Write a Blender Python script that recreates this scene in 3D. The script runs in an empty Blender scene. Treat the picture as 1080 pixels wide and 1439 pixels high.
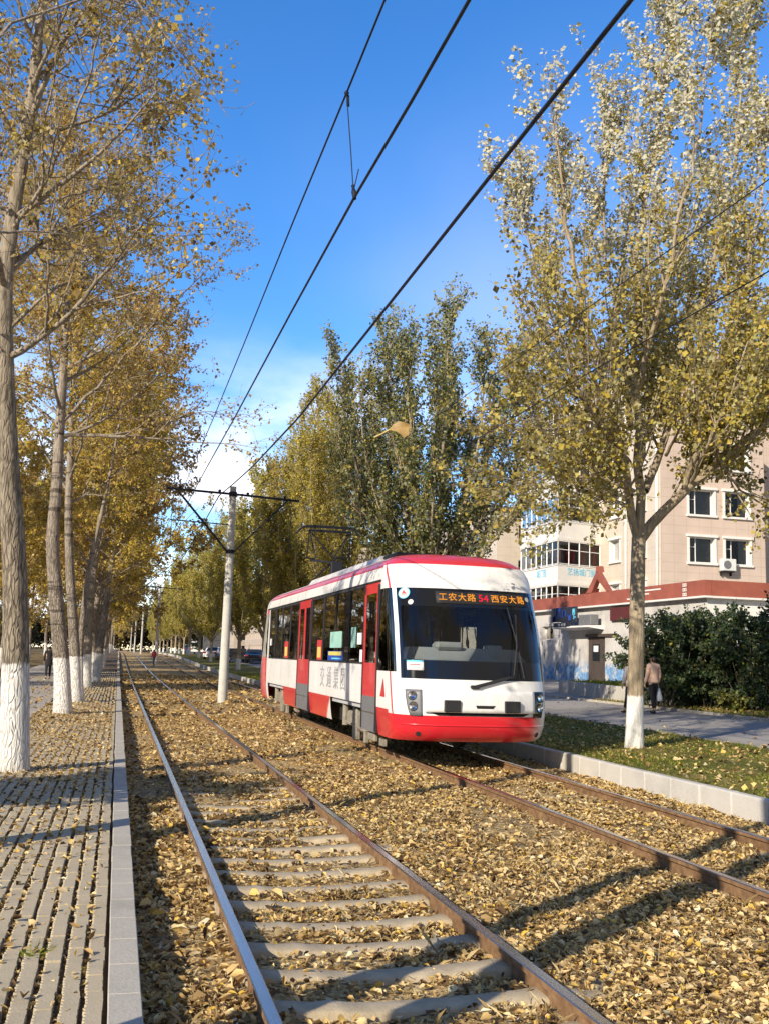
import bpy, math, random
import numpy as np
from mathutils import Vector, Matrix

scene = bpy.context.scene
COL = scene.collection
R = math.radians

# ------------------------------------------------------------------ camera, sky, sun, exposure
CAM_H = 1.85
YAW, PITCH, ROLL = R(14.0986), R(8.0143), R(1.8)
FPX, CX, CY = 1450.0, 540.0, 719.5
_fw = Vector((math.sin(YAW) * math.cos(PITCH), math.cos(YAW) * math.cos(PITCH), math.sin(PITCH)))
_r = Vector((math.cos(YAW), -math.sin(YAW), 0))
_u = _r.cross(_fw)
_r2 = _r * math.cos(ROLL) + _u * math.sin(ROLL)
_u2 = -_r * math.sin(ROLL) + _u * math.cos(ROLL)
cam_d = bpy.data.cameras.new('camera')
cam = bpy.data.objects.new('camera', cam_d)
COL.objects.link(cam)
cam_d.sensor_fit = 'VERTICAL'
cam_d.sensor_height = 24.0
cam_d.lens = FPX / 1439.0 * 24.0
cam_d.clip_start = 0.05
cam_d.clip_end = 4000
m = Matrix((_r2, _u2, -_fw)).transposed().to_4x4()
m.translation = (0, 0, CAM_H)
cam.matrix_world = m
scene.camera = cam

SUN_EL, SHADOW_AZ = R(26.0), R(39.0)          # shadows fall 39 degrees from +X towards +Y
sh = Vector((math.cos(SHADOW_AZ), math.sin(SHADOW_AZ), 0))
sun_dir = (-sh * math.cos(SUN_EL) + Vector((0, 0, math.sin(SUN_EL)))).normalized()
sl = bpy.data.lights.new('sun', 'SUN')
sl.energy = 4.3
sl.angle = R(0.5)
sl.color = (1.0, 0.90, 0.74)
sun = bpy.data.objects.new('sun', sl)
sun.rotation_euler = sun_dir.to_track_quat('Z', 'Y').to_euler()
sun.location = (-20, -20, 30)
COL.objects.link(sun)

world = bpy.data.worlds.new('World')
scene.world = world
world.use_nodes = True
nt = world.node_tree
nt.nodes.clear()
W = nt.nodes.new
sky = W('ShaderNodeTexSky')
sky.sky_type = 'NISHITA'
sky.sun_disc = False
sky.sun_elevation = SUN_EL
sky.sun_rotation = math.atan2(sun_dir.x, sun_dir.y)
sky.air_density = 1.0
sky.dust_density = 0.0
sky.ozone_density = 2.0
hs = W('ShaderNodeHueSaturation')
hs.inputs['Saturation'].default_value = 1.27
hs.inputs['Value'].default_value = 1.0
tint = W('ShaderNodeMix'); tint.data_type = 'RGBA'; tint.blend_type = 'MULTIPLY'
tint.inputs['Factor'].default_value = 1.0
tint.inputs['B'].default_value = (1.0, 1.02, 1.18, 1)
nt.links.new(sky.outputs[0], tint.inputs['A'])
nt.links.new(tint.outputs['Result'], hs.inputs['Color'])
tc = W('ShaderNodeTexCoord')
sep = W('ShaderNodeSeparateXYZ')
nt.links.new(tc.outputs['Generated'], sep.inputs[0])
# thin clouds: noise on the sky direction flattened towards the horizon
mp = W('ShaderNodeMapping')
mp.inputs['Scale'].default_value = (3.0, 3.0, 7.0)
mp.inputs['Location'].default_value = (0.62, 0.2, 0.20)
nt.links.new(tc.outputs['Generated'], mp.inputs[0])
nz = W('ShaderNodeTexNoise')
nz.inputs['Scale'].default_value = 1.5
nz.inputs['Detail'].default_value = 7
nz.inputs['Roughness'].default_value = 0.55
nt.links.new(mp.outputs[0], nz.inputs['Vector'])
cr = W('ShaderNodeValToRGB')
cr.color_ramp.elements[0].position = 0.47
cr.color_ramp.elements[1].position = 0.66
nt.links.new(nz.outputs[0], cr.inputs[0])
alt = W('ShaderNodeMapRange')
alt.inputs['From Min'].default_value = 0.33
alt.inputs['From Max'].default_value = 0.12
alt.interpolation_type = 'SMOOTHSTEP'
nt.links.new(sep.outputs[2], alt.inputs['Value'])
mul = W('ShaderNodeMath'); mul.operation = 'MULTIPLY'
nt.links.new(cr.outputs[0], mul.inputs[0]); nt.links.new(alt.outputs[0], mul.inputs[1])
cmix = W('ShaderNodeMix'); cmix.data_type = 'RGBA'
cmix.inputs['B'].default_value = (8.2, 7.9, 8.0, 1)
nt.links.new(mul.outputs[0], cmix.inputs['Factor'])
nt.links.new(hs.outputs[0], cmix.inputs['A'])
veil = W('ShaderNodeTexNoise'); veil.inputs['Scale'].default_value = 1.7; veil.inputs['Detail'].default_value = 3
mpv = W('ShaderNodeMapping'); mpv.inputs['Location'].default_value = (.1, .35, .0); nt.links.new(tc.outputs['Generated'], mpv.inputs[0])
nt.links.new(mpv.outputs[0], veil.inputs['Vector'])
vr = W('ShaderNodeMapRange'); vr.interpolation_type = 'SMOOTHSTEP'
for k_, v_ in (('From Min', .42), ('From Max', .72), ('To Max', .24)): vr.inputs[k_].default_value = v_
nt.links.new(veil.outputs[0], vr.inputs['Value'])
va = W('ShaderNodeMapRange'); va.interpolation_type = 'SMOOTHSTEP'
for k_, v_ in (('From Min', .62), ('From Max', .30)): va.inputs[k_].default_value = v_
nt.links.new(sep.outputs[2], va.inputs['Value'])
vm = W('ShaderNodeMath'); vm.operation = 'MULTIPLY'
nt.links.new(vr.outputs[0], vm.inputs[0]); nt.links.new(va.outputs[0], vm.inputs[1])
cveil = W('ShaderNodeMix'); cveil.data_type = 'RGBA'
cveil.inputs['B'].default_value = (5.7, 5.35, 6.0, 1)
nt.links.new(vm.outputs[0], cveil.inputs['Factor']); nt.links.new(cmix.outputs['Result'], cveil.inputs['A'])
# unseen broken cloud added behind the viewer to dim and warm the fill light
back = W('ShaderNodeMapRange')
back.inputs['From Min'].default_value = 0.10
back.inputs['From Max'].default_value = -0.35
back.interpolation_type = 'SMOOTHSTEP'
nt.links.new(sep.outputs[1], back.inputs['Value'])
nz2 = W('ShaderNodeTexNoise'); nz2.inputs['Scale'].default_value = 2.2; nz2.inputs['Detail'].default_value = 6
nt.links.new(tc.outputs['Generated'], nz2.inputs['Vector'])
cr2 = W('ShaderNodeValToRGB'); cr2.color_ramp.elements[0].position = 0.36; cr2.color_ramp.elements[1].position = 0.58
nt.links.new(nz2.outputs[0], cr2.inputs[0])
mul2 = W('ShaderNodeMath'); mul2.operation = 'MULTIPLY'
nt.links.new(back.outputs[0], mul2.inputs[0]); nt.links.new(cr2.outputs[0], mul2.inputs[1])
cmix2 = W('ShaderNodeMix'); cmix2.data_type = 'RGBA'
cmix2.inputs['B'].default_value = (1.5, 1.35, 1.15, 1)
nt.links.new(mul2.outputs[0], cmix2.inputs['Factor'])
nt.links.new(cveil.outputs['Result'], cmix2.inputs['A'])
bg = W('ShaderNodeBackground')
bg.inputs['Strength'].default_value = 0.142
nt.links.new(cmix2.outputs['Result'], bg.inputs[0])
wo = W('ShaderNodeOutputWorld')
nt.links.new(bg.outputs[0], wo.inputs[0])

vs = scene.view_settings
vs.view_transform = 'Standard'
vs.look = 'None'
vs.gamma = 1.0
vs.use_curve_mapping = False
vs.exposure = 0.62
scene.cycles.max_bounces = 6
scene.cycles.transparent_max_bounces = 12
scene.cycles.diffuse_bounces = 4
scene.cycles.use_denoising = True


def at(px, py, Y):
    """the point in the vertical plane Y seen at pixel (px, py) of the photograph"""
    d = _fw + _r2 * ((px - CX) / FPX) + _u2 * ((CY - py) / FPX)
    t = Y / d.y
    return Vector((0, 0, CAM_H)) + d * t


def zb(y):
    """height of the track bed along the line: flat, then a gentle rise"""
    y = np.asarray(y, float)
    a = 0.0001 * np.clip(y - 40, 0, 90) ** 2
    b = 0.35 * (1 - np.exp(-np.clip(y - 130, 0, None) * 0.018 / 0.35))
    return a + b


def zr(x):
    return 0.27 + 0.027 * np.clip(np.asarray(x, float) - 9.5, 0, 20)


# ------------------------------------------------------------------ helpers
def tag(o, label=None, cat=None, group=None, kind=None):
    if label: o['label'] = label
    if cat: o['category'] = cat
    if group: o['group'] = group
    if kind: o['kind'] = kind
    return o


def empty(name, loc, rz=0.0):
    o = bpy.data.objects.new(name, None)
    o.location = loc
    o.rotation_euler = (0, 0, rz)
    o.empty_display_size = 0.3
    COL.objects.link(o)
    return o


def copy_tree(o, parent=None):
    c = o.copy()
    COL.objects.link(c)
    if parent is not None:
        c.parent = parent
    for ch in list(o.children):
        copy_tree(ch, c)
    return c


class MB:
    """collects shapes and links them as one mesh object"""
    def __init__(s):
        s.v = []; s.f = []; s.m = []; s.n = 0

    def add(s, verts, faces, mi=0):
        k = s.n
        s.v.extend([tuple(p) for p in verts])
        s.f.extend([tuple(i + k for i in f) for f in faces])
        s.m.extend([mi] * len(faces))
        s.n += len(verts)
        return s

    def box(s, c, d, mi=0, rot=None, bev=0.0):
        x, y, z = d[0] / 2, d[1] / 2, d[2] / 2
        if bev <= 0:
            vs_ = [(-x, -y, -z), (x, -y, -z), (x, y, -z), (-x, y, -z), (-x, -y, z), (x, -y, z), (x, y, z), (-x, y, z)]
            fs = [(0, 3, 2, 1), (4, 5, 6, 7), (0, 1, 5, 4), (1, 2, 6, 5), (2, 3, 7, 6), (3, 0, 4, 7)]
        else:
            b = min(bev, x * .9, y * .9, z * .9)
            vs_ = []
            for sx in (-1, 1):
                for sy in (-1, 1):
                    for sz in (-1, 1):
                        vs_.append((sx * (x - b), sy * (y - b), sz * z))
                        vs_.append((sx * (x - b), sy * y, sz * (z - b)))
                        vs_.append((sx * x, sy * (y - b), sz * (z - b)))
            def I(sx, sy, sz, k): return ((sx > 0) * 4 + (sy > 0) * 2 + (sz > 0)) * 3 + k
            fs = []
            for sz in (-1, 1):
                q = [I(-1, -1, sz, 0), I(1, -1, sz, 0), I(1, 1, sz, 0), I(-1, 1, sz, 0)]
                fs.append(tuple(q if sz > 0 else q[::-1]))
            for sy in (-1, 1):
                q = [I(-1, sy, -1, 1), I(1, sy, -1, 1), I(1, sy, 1, 1), I(-1, sy, 1, 1)]
                fs.append(tuple(q if sy < 0 else q[::-1]))
            for sx in (-1, 1):
                q = [I(sx, -1, -1, 2), I(sx, 1, -1, 2), I(sx, 1, 1, 2), I(sx, -1, 1, 2)]
                fs.append(tuple(q if sx > 0 else q[::-1]))
            for sx in (-1, 1):
                for sy in (-1, 1):
                    q = [I(sx, sy, -1, 1), I(sx, sy, -1, 2), I(sx, sy, 1, 2), I(sx, sy, 1, 1)]
                    fs.append(tuple(q if sx * sy < 0 else q[::-1]))
                    for sz in (-1, 1):
                        q = [I(sx, sy, sz, 0), I(sx, sy, sz, 1), I(sx, sy, sz, 2)]
                        fs.append(tuple(q if sx * sy * sz < 0 else q[::-1]))
            for sx in (-1, 1):
                for sz in (-1, 1):
                    q = [I(sx, -1, sz, 0), I(sx, 1, sz, 0), I(sx, 1, sz, 2), I(sx, -1, sz, 2)]
                    fs.append(tuple(q if sx * sz < 0 else q[::-1]))
            for sy in (-1, 1):
                for sz in (-1, 1):
                    q = [I(-1, sy, sz, 0), I(1, sy, sz, 0), I(1, sy, sz, 1), I(-1, sy, sz, 1)]
                    fs.append(tuple(q if sy * sz > 0 else q[::-1]))
        if rot is not None:
            vs_ = [rot @ Vector(p) for p in vs_]
        return s.add([(p[0] + c[0], p[1] + c[1], p[2] + c[2]) for p in vs_], fs, mi)

    def tube(s, pts, rad, n=8, mi=0, caps=True):
        P = [Vector(p) for p in pts]
        if not hasattr(rad, '__len__'): rad = [rad] * len(P)
        vs_, fs = [], []
        up = None
        for i, p in enumerate(P):
            t = (P[min(i + 1, len(P) - 1)] - P[max(i - 1, 0)]).normalized()
            if up is None:
                up = Vector((0, 0, 1)) if abs(t.z) < .9 else Vector((1, 0, 0))
            a = (up - t * up.dot(t))
            if a.length < 1e-4:
                a = t.orthogonal()
            a.normalize()
            up = a
            b = t.cross(a)
            for k in range(n):
                g = 2 * math.pi * k / n
                vs_.append(p + (a * math.cos(g) + b * math.sin(g)) * rad[i])
        for i in range(len(P) - 1):
            for k in range(n):
                fs.append((i * n + k, i * n + (k + 1) % n, (i + 1) * n + (k + 1) % n, (i + 1) * n + k))
        if caps:
            fs.append(tuple(range(n - 1, -1, -1)))
            fs.append(tuple(range((len(P) - 1) * n, len(P) * n)))
        return s.add(vs_, fs, mi)

    def disc(s, c, nrm, r, depth=0.01, n=20, mi=0):
        nrm = Vector(nrm).normalized()
        c = Vector(c)
        return s.tube([c, c + nrm * depth], r, n, mi)

    def prism(s, poly, axis, d0, d1, mi=0):
        """extrude a 2-D polygon: axis 'x' -> (y,z), 'y' -> (x,z), 'z' -> (x,y)"""
        def mk(p, d):
            return {'x': (d, p[0], p[1]), 'y': (p[0], d, p[1]), 'z': (p[0], p[1], d)}[axis]
        n = len(poly)
        vs_ = [mk(p, d0) for p in poly] + [mk(p, d1) for p in poly]
        fs = [tuple(range(n))[::-1], tuple(range(n, 2 * n))]
        for i in range(n):
            j = (i + 1) % n
            fs.append((i, j, n + j, n + i))
        return s.add(vs_, fs, mi)

    def build(s, name, mats, parent=None, smooth=False, off=None, loc=None, recalc=True):
        me = bpy.data.meshes.new(name)
        v = s.v
        if off is not None:
            v = [(p[0] - off[0], p[1] - off[1], p[2] - off[2]) for p in v]
        me.from_pydata(v, [], s.f)
        if not isinstance(mats, (list, tuple)): mats = [mats]
        for mt in mats: me.materials.append(mt)
        if len(mats) > 1:
            me.polygons.foreach_set('material_index', s.m)
        if recalc:
            import bmesh
            b = bmesh.new(); b.from_mesh(me)
            bmesh.ops.recalc_face_normals(b, faces=b.faces)
            b.to_mesh(me); b.free()
        if smooth is True:
            me.polygons.foreach_set('use_smooth', [True] * len(me.polygons))
        elif smooth:
            me.polygons.foreach_set('use_smooth', [True] * len(me.polygons))
            me.set_sharp_from_angle(angle=R(smooth))
        me.update()
        o = bpy.data.objects.new(name, me)
        COL.objects.link(o)
        if parent is not None: o.parent = parent
        if loc is not None: o.location = loc
        return o


def np_mesh(name, verts, tris, mat, parent=None, quads=None, smooth=True):
    """fast mesh from numpy arrays"""
    me = bpy.data.meshes.new(name)
    verts = np.asarray(verts, np.float32)
    me.vertices.add(len(verts))
    me.vertices.foreach_set('co', verts.ravel())
    nt_ = 0 if tris is None else len(tris)
    nq = 0 if quads is None else len(quads)
    idx = []
    if nt_: idx.append(np.asarray(tris, np.int32).ravel())
    if nq: idx.append(np.asarray(quads, np.int32).ravel())
    idx = np.concatenate(idx)
    me.loops.add(len(idx))
    me.loops.foreach_set('vertex_index', idx)
    me.polygons.add(nt_ + nq)
    st = np.concatenate([np.arange(nt_) * 3, nt_ * 3 + np.arange(nq) * 4]).astype(np.int32)
    me.polygons.foreach_set('loop_start', st)
    me.polygons.foreach_set('use_smooth', np.full(nt_ + nq, smooth))
    me.materials.append(mat)
    me.update(calc_edges=True)
    me.validate()
    o = bpy.data.objects.new(name, me)
    COL.objects.link(o)
    if parent is not None: o.parent = parent
    return o


# ------------------------------------------------------------------ materials
class NT:
    def __init__(s, name):
        s.mat = bpy.data.materials.new(name)
        s.mat.use_nodes = True
        s.t = s.mat.node_tree
        s.t.nodes.clear()
        s.out = s.t.nodes.new('ShaderNodeOutputMaterial')

    def n(s, typ, **kw):
        x = s.t.nodes.new('ShaderNode' + typ)
        for k, v in kw.items():
            if k in x.inputs: x.inputs[k].default_value = v
            else: setattr(x, k, v)
        return x

    def l(s, a, b): s.t.links.new(a, b)

    def surf(s, sh): s.l(sh, s.out.inputs['Surface'])

    def coords(s, kind='Object', scale=None, loc=None):
        c = s.n('TexCoord')
        o = c.outputs[kind]
        if scale is not None or loc is not None:
            mm = s.n('Mapping')
            if scale is not None: mm.inputs['Scale'].default_value = scale
            if loc is not None: mm.inputs['Location'].default_value = loc
            s.l(o, mm.inputs[0]); o = mm.outputs[0]
        return o

    def noise(s, vec, scale, detail=5, rough=.55):
        x = s.n('TexNoise'); x.inputs['Scale'].default_value = scale
        x.inputs['Detail'].default_value = detail; x.inputs['Roughness'].default_value = rough
        if vec is not None: s.l(vec, x.inputs['Vector'])
        return x.outputs[0]

    def ramp(s, fac, stops, interp='LINEAR'):
        x = s.n('ValToRGB'); cr_ = x.color_ramp; cr_.interpolation = interp
        while len(cr_.elements) < len(stops): cr_.elements.new(.5)
        for e, (p, c) in zip(cr_.elements, stops):
            e.position = p
            e.color = (c, c, c, 1) if not hasattr(c, '__len__') else (*c[:3], 1)
        s.l(fac, x.inputs[0])
        return x.outputs[0]

    def mix(s, f, a, b, typ='MIX'):
        x = s.n('Mix', data_type='RGBA', blend_type=typ)
        for k, v in (('Factor', f), ('A', a), ('B', b)):
            if isinstance(v, bpy.types.NodeSocket): s.l(v, x.inputs[k])
            elif k == 'Factor': x.inputs[k].default_value = v
            else: x.inputs[k].default_value = (*v[:3], 1)
        return x.outputs['Result']

    def math(s, op, a, b=None, c=None):
        x = s.n('Math', operation=op)
        for i, v in enumerate((a, b, c)):
            if v is None: continue
            if isinstance(v, bpy.types.NodeSocket): s.l(v, x.inputs[i])
            else: x.inputs[i].default_value = v
        return x.outputs[0]

    def maprange(s, v, a, b, c=0., d=1., smooth=True):
        x = s.n('MapRange')
        if smooth: x.interpolation_type = 'SMOOTHSTEP'
        s.l(v, x.inputs['Value'])
        for k, w in (('From Min', a), ('From Max', b), ('To Min', c), ('To Max', d)): x.inputs[k].default_value = w
        return x.outputs[0]

    def bump(s, h, strength=.3, dist=.02):
        x = s.n('Bump'); x.inputs['Strength'].default_value = strength; x.inputs['Distance'].default_value = dist
        s.l(h, x.inputs['Height'])
        return x.outputs[0]

    def bsdf(s, color, rough=.6, bump=None, metal=0., spec=.5, coat=0.):
        x = s.n('BsdfPrincipled')
        if isinstance(color, bpy.types.NodeSocket): s.l(color, x.inputs['Base Color'])
        else: x.inputs['Base Color'].default_value = (*color[:3], 1)
        if isinstance(rough, bpy.types.NodeSocket): s.l(rough, x.inputs['Roughness'])
        else: x.inputs['Roughness'].default_value = rough
        x.inputs['Metallic'].default_value = metal
        x.inputs['Specular IOR Level'].default_value = spec
        x.inputs['Coat Weight'].default_value = coat
        if bump is not None: s.l(bump, x.inputs['Normal'])
        return x.outputs[0]


def simple(name, c, rough=.6, metal=0., spec=.5, var=.15, vscale=3., bstr=0., coat=0., kind='Object'):
    t = NT(name)
    co = t.coords(kind)
    n = t.noise(co, vscale, 6, .6)
    k = t.ramp(n, [(0.3, tuple(x * (1 - var) for x in c)), (0.7, tuple(min(1, x * (1 + var)) for x in c))])
    b = t.bump(t.noise(co, vscale * 12, 4), bstr, .01) if bstr else None
    t.surf(t.bsdf(k, rough, b, metal, spec, coat))
    return t.mat


def leaf_mat(name, stops, back=None, trans=.35, rough=.55, gain=1.0):
    t = NT(name)
    stops = [(p, tuple(min(.85, x * gain) for x in c)) for p, c in stops]
    g = t.n('NewGeometry')
    col = t.ramp(g.outputs['Random Per Island'], stops)
    if back is not None:
        col = t.mix(t.math('MULTIPLY', g.outputs['Backfacing'], .85), col, back)
    d = t.bsdf(col, rough, spec=.3)
    tr = t.n('BsdfTranslucent'); t.l(col, tr.inputs[0])
    mx = t.n('MixShader'); mx.inputs[0].default_value = trans
    t.l(d, mx.inputs[1]); t.l(tr.outputs[0], mx.inputs[2])
    t.surf(mx.outputs[0])
    return t.mat


M = {}


def bark(name, light, dark, white_h=1.25, band=True, scale=1.0):
    t = NT(name)
    co = t.coords('Object')
    fine = t.noise(t.coords('Object', (9 * scale, 9 * scale, 1.6 * scale)), 3.0, 8, .65)
    big = t.noise(t.coords('Object', (1.5, 1.5, .9)), 1.6, 4)
    col = t.ramp(fine, [(.32, dark), (.55, light), (.8, tuple(min(1, x * 1.18) for x in light))])
    if band:
        rings = t.noise(t.coords('Object', (.6, .6, 5.5)), 1.25, 3, .5)
        rk = t.ramp(rings, [(.60, 0.), (.66, 1.)])
        col = t.mix(t.math('MULTIPLY', rk, .72), col, tuple(x * .32 for x in dark))
    vo = t.n('TexVoronoi', feature='DISTANCE_TO_EDGE'); vo.inputs['Scale'].default_value = 1.0
    wob = t.n('Mix', data_type='VECTOR'); wob.inputs['Factor'].default_value = .12
    wn = t.n('TexNoise'); wn.inputs['Scale'].default_value = 2.5; t.l(co, wn.inputs['Vector'])
    t.l(co, wob.inputs['A']); t.l(wn.outputs['Color'], wob.inputs['B'])
    mpv = t.n('Mapping'); mpv.inputs['Scale'].default_value = (26 * scale, 26 * scale, 4.2 * scale); t.l(wob.outputs['Result'], mpv.inputs[0]); t.l(mpv.outputs[0], vo.inputs['Vector'])
    crack = t.ramp(vo.outputs['Distance'], [(.02, 1.), (.14, 0.)])
    lowz = t.n('SeparateXYZ'); t.l(co, lowz.inputs[0])
    crack = t.math('MULTIPLY', crack, t.maprange(lowz.outputs[2], 7.5, 2.0, .15, 1.) if not scale < .5 else .35)
    col = t.mix(t.math('MULTIPLY', t.ramp(big, [(.45, 0.), (.7, 1.)]), .35), col, tuple(x * .8 for x in dark))
    col = t.mix(t.math('MULTIPLY', crack, .55), col, tuple(x * .55 for x in dark))
    h = t.math('SUBTRACT', fine, t.math('MULTIPLY', crack, .8))
    if white_h:
        s = t.n('SeparateXYZ'); t.l(co, s.inputs[0])
        z = t.math('ADD', s.outputs[2], t.math('ADD', t.math('MULTIPLY', t.noise(co, 9, 4), .10), t.math('MULTIPLY', t.noise(t.coords('Object', (30, 30, 3)), 1.5, 4, .7), .16)))
        wk = t.maprange(z, white_h + .16, white_h + .12, 0., 1.)
        wear = t.noise(t.coords('Object', (14, 14, 5)), 2.2, 6, .7)
        low = t.maprange(s.outputs[2], .22, .0, 0., .5)
        wc = t.ramp(t.math('ADD', wear, t.math('MULTIPLY', low, .25)), [(.46, (.78, .765, .73)), (.66, (.64, .60, .53)), (.82, (.33, .27, .21))])
        wc = t.mix(t.math('MULTIPLY', crack, .45), wc, (.42, .37, .31))
        col = t.mix(wk, col, wc)
    b = t.bump(h, .9, .025)
    t.surf(t.bsdf(col, .85, b, spec=.2))
    return t.mat


def make_materials():
    M['bark_left'] = bark('pale_poplar_bark', (.36, .305, .245), (.12, .095, .072), 1.42)
    M['bark_near'] = bark('rough_poplar_bark', (.36, .30, .225), (.10, .08, .058), 1.45, band=False, scale=.8)
    M['bark_right'] = bark('smooth_poplar_bark', (.40, .325, .225), (.20, .155, .105), 1.0, band=False, scale=.45)
    M['bark_dark'] = bark('shrub_bark', (.16, .13, .1), (.06, .05, .04), 0, band=False)
    M['leaf_gold'] = leaf_mat('gold_brown_leaf', [(0., (.12, .075, .018)), (.25, (.27, .18, .028)), (.5, (.40, .265, .035)), (.68, (.24, .21, .035)), (.86, (.52, .35, .04)), (.96, (.62, .44, .05)), (1., (.6, .5, .2))], (.56, .43, .15), .54, .55, 1.8)
    M['leaf_brown'] = leaf_mat('dry_brown_leaf', [(0., (.11, .065, .025)), (.35, (.25, .155, .045)), (.65, (.36, .235, .05)), (.88, (.47, .32, .05)), (1., (.55, .46, .22))], (.48, .36, .16), .52, .55, 1.65)
    M['leaf_mix'] = leaf_mat('brown_and_gold_leaf', [(0., (.09, .055, .022)), (.3, (.22, .14, .045)), (.55, (.36, .245, .06)), (.75, (.25, .21, .04)), (.92, (.55, .37, .045)), (1., (.62, .52, .26))], (.48, .38, .18), .5, .55, 1.55)
    M['leaf_far'] = leaf_mat('distant_foliage', [(0., (.03, .03, .012)), (.5, (.08, .065, .022)), (1., (.17, .12, .03))], None, .2, .7)
    M['leaf_olive'] = leaf_mat('olive_yellow_leaf', [(0., (.09, .10, .02)), (.3, (.21, .20, .03)), (.55, (.35, .295, .04)), (.8, (.47, .36, .045)), (1., (.52, .46, .12))], (.52, .44, .15), .54, .55, 1.6)
    t = NT('silver_backed_leaf')
    g = t.n('NewGeometry')
    col = t.ramp(g.outputs['Random Per Island'], [(0., (.08, .065, .022)), (.2, (.26, .21, .05)), (.44, (.46, .36, .07)), (.68, (.64, .47, .08)), (.84, (.40, .38, .10)), (1., (.62, .55, .22))])
    sz = t.n('SeparateXYZ'); t.l(t.coords('Object'), sz.inputs[0])
    # the upper leaves have the felted white underside, the lower ones a dull olive one
    bk = t.mix(t.maprange(sz.outputs[2], 8.0, 11.5, 0., 1.), (.48, .43, .22), (.68, .66, .54))
    col = t.mix(t.math('MULTIPLY', g.outputs['Backfacing'], .85), col, bk)
    tr = t.n('BsdfTranslucent'); t.l(col, tr.inputs[0])
    mx = t.n('MixShader'); mx.inputs[0].default_value = .42
    t.l(t.bsdf(col, .55, spec=.3), mx.inputs[1]); t.l(tr.outputs[0], mx.inputs[2])
    t.surf(mx.outputs[0]); M['leaf_silver'] = t.mat
    M['leaf_green'] = leaf_mat('dark_green_silver_leaf', [(0., (.03, .045, .015)), (.4, (.085, .11, .03)), (.68, (.16, .16, .035)), (.88, (.32, .24, .045)), (1., (.38, .32, .08))], (.34, .36, .24), .36, .55, 1.2)
    M['leaf_shrub'] = leaf_mat('glossy_green_leaf', [(0., (.015, .03, .012)), (.5, (.035, .065, .02)), (.85, (.07, .10, .025)), (.96, (.16, .17, .03)), (1., (.40, .32, .04))], (.07, .09, .05), .18, .42)
    M['leaf_shrub_yellow'] = leaf_mat('yellow_green_leaf', [(0., (.09, .12, .02)), (.5, (.2, .2, .03)), (1., (.45, .37, .05))], (.2, .2, .08), .3, .5)
    M['litter'] = leaf_mat('fallen_leaf', [(0., (.05, .027, .012)), (.17, (.20, .115, .045)), (.36, (.44, .29, .115)), (.58, (.62, .45, .20)), (.8, (.72, .56, .30)), (.91, (.66, .44, .07)), (.95, (.38, .22, .08)), (1., (.80, .70, .48))], None, .28, .7, 1.18)
    M['drygrass'] = leaf_mat('dry_grass', [(0., (.26, .18, .08)), (.5, (.48, .36, .17)), (1., (.58, .47, .26))], None, .2, .8)
    M['grass'] = leaf_mat('green_grass', [(0., (.07, .10, .012)), (.5, (.15, .18, .02)), (.8, (.27, .26, .035)), (1., (.42, .36, .09))], None, .4, .7, 1.25)

    # track bed: soil and matted leaf fragments
    t = NT('matted_leaves_and_soil')
    co = t.coords('Object')
    v = t.n('TexVoronoi'); v.inputs['Scale'].default_value = 30; t.l(co, v.inputs['Vector'])
    v.inputs['Randomness'].default_value = 1
    sx = t.n('SeparateColor'); t.l(v.outputs['Color'], sx.inputs[0])
    leafc = t.ramp(sx.outputs[0], [(0., (.13, .08, .035)), (.4, (.36, .24, .10)), (.75, (.54, .39, .18)), (1., (.66, .51, .28))])
    big = t.noise(co, .55, 5, .6)
    soil = t.ramp(t.noise(co, 30, 6, .7), [(.3, (.20, .165, .115)), (.7, (.42, .35, .25))])
    col = t.mix(t.ramp(big, [(.52, 0.), (.68, .75)]), leafc, soil)
    h = t.math('ADD', t.math('MULTIPLY', v.outputs['Distance'], .7), t.noise(co, 40, 5, .7))
    t.surf(t.bsdf(col, .9, t.bump(h, .8, .03), spec=.15))
    M['bed'] = t.mat

    # rails
    t = NT('rusty_rail_steel')
    co = t.coords('Object')
    n1 = t.noise(co, 9, 7, .65)
    rust = t.ramp(n1, [(.3, (.11, .058, .028)), (.6, (.24, .14, .07)), (.8, (.34, .22, .125))])
    t.surf(t.bsdf(rust, .75, t.bump(n1, .4, .01), spec=.3))
    M['rust'] = t.mat
    t = NT('polished_rail_head')
    n1 = t.noise(t.coords('Object', (60, .8, 8)), 3, 4)
    t.surf(t.bsdf(t.ramp(n1, [(.3, (.42, .39, .37)), (.7, (.60, .59, .59))]), t.ramp(n1, [(.3, .14), (.7, .28)]), None, 1.0))
    M['railhead'] = t.mat
    M['sleeper'] = simple('weathered_concrete_sleeper', (.42, .34, .225), .9, var=.25, vscale=6, bstr=.5)

    # concrete
    def concrete(name, c, sc=2.0, joint=None, bs=.35):
        t = NT(name)
        co = t.coords('Object')
        a = t.noise(co, sc, 7, .65); b_ = t.noise(co, sc * 25, 4, .6)
        col = t.ramp(a, [(.25, tuple(x * .72 for x in c)), (.5, c), (.8, tuple(min(1, x * 1.15) for x in c))])
        col = t.mix(.25, col, t.ramp(b_, [(.3, tuple(x * .6 for x in c)), (.7, tuple(min(1, x * 1.2) for x in c))]))
        t.surf(t.bsdf(col, .88, t.bump(b_, bs, .01), spec=.2))
        return t.mat
    M['kerb'] = concrete('pale_kerb_concrete', (.44, .40, .335))
    M['kerb_white'] = concrete('limewashed_kerb', (.50, .47, .42), 1.5)
    M['paver'] = concrete('ribbed_paver_concrete', (.46, .385, .265), 3.0)
    M['paver_soil'] = concrete('soil_between_pavers', (.14, .10, .06), 9.0)
    M['path'] = concrete('grey_path_concrete', (.40, .36, .31), .7)
    M['asphalt'] = concrete('grey_asphalt_path', (.33, .30, .265), .5)
    M['road'] = concrete('road_asphalt', (.14, .14, .145), .6)
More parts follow.
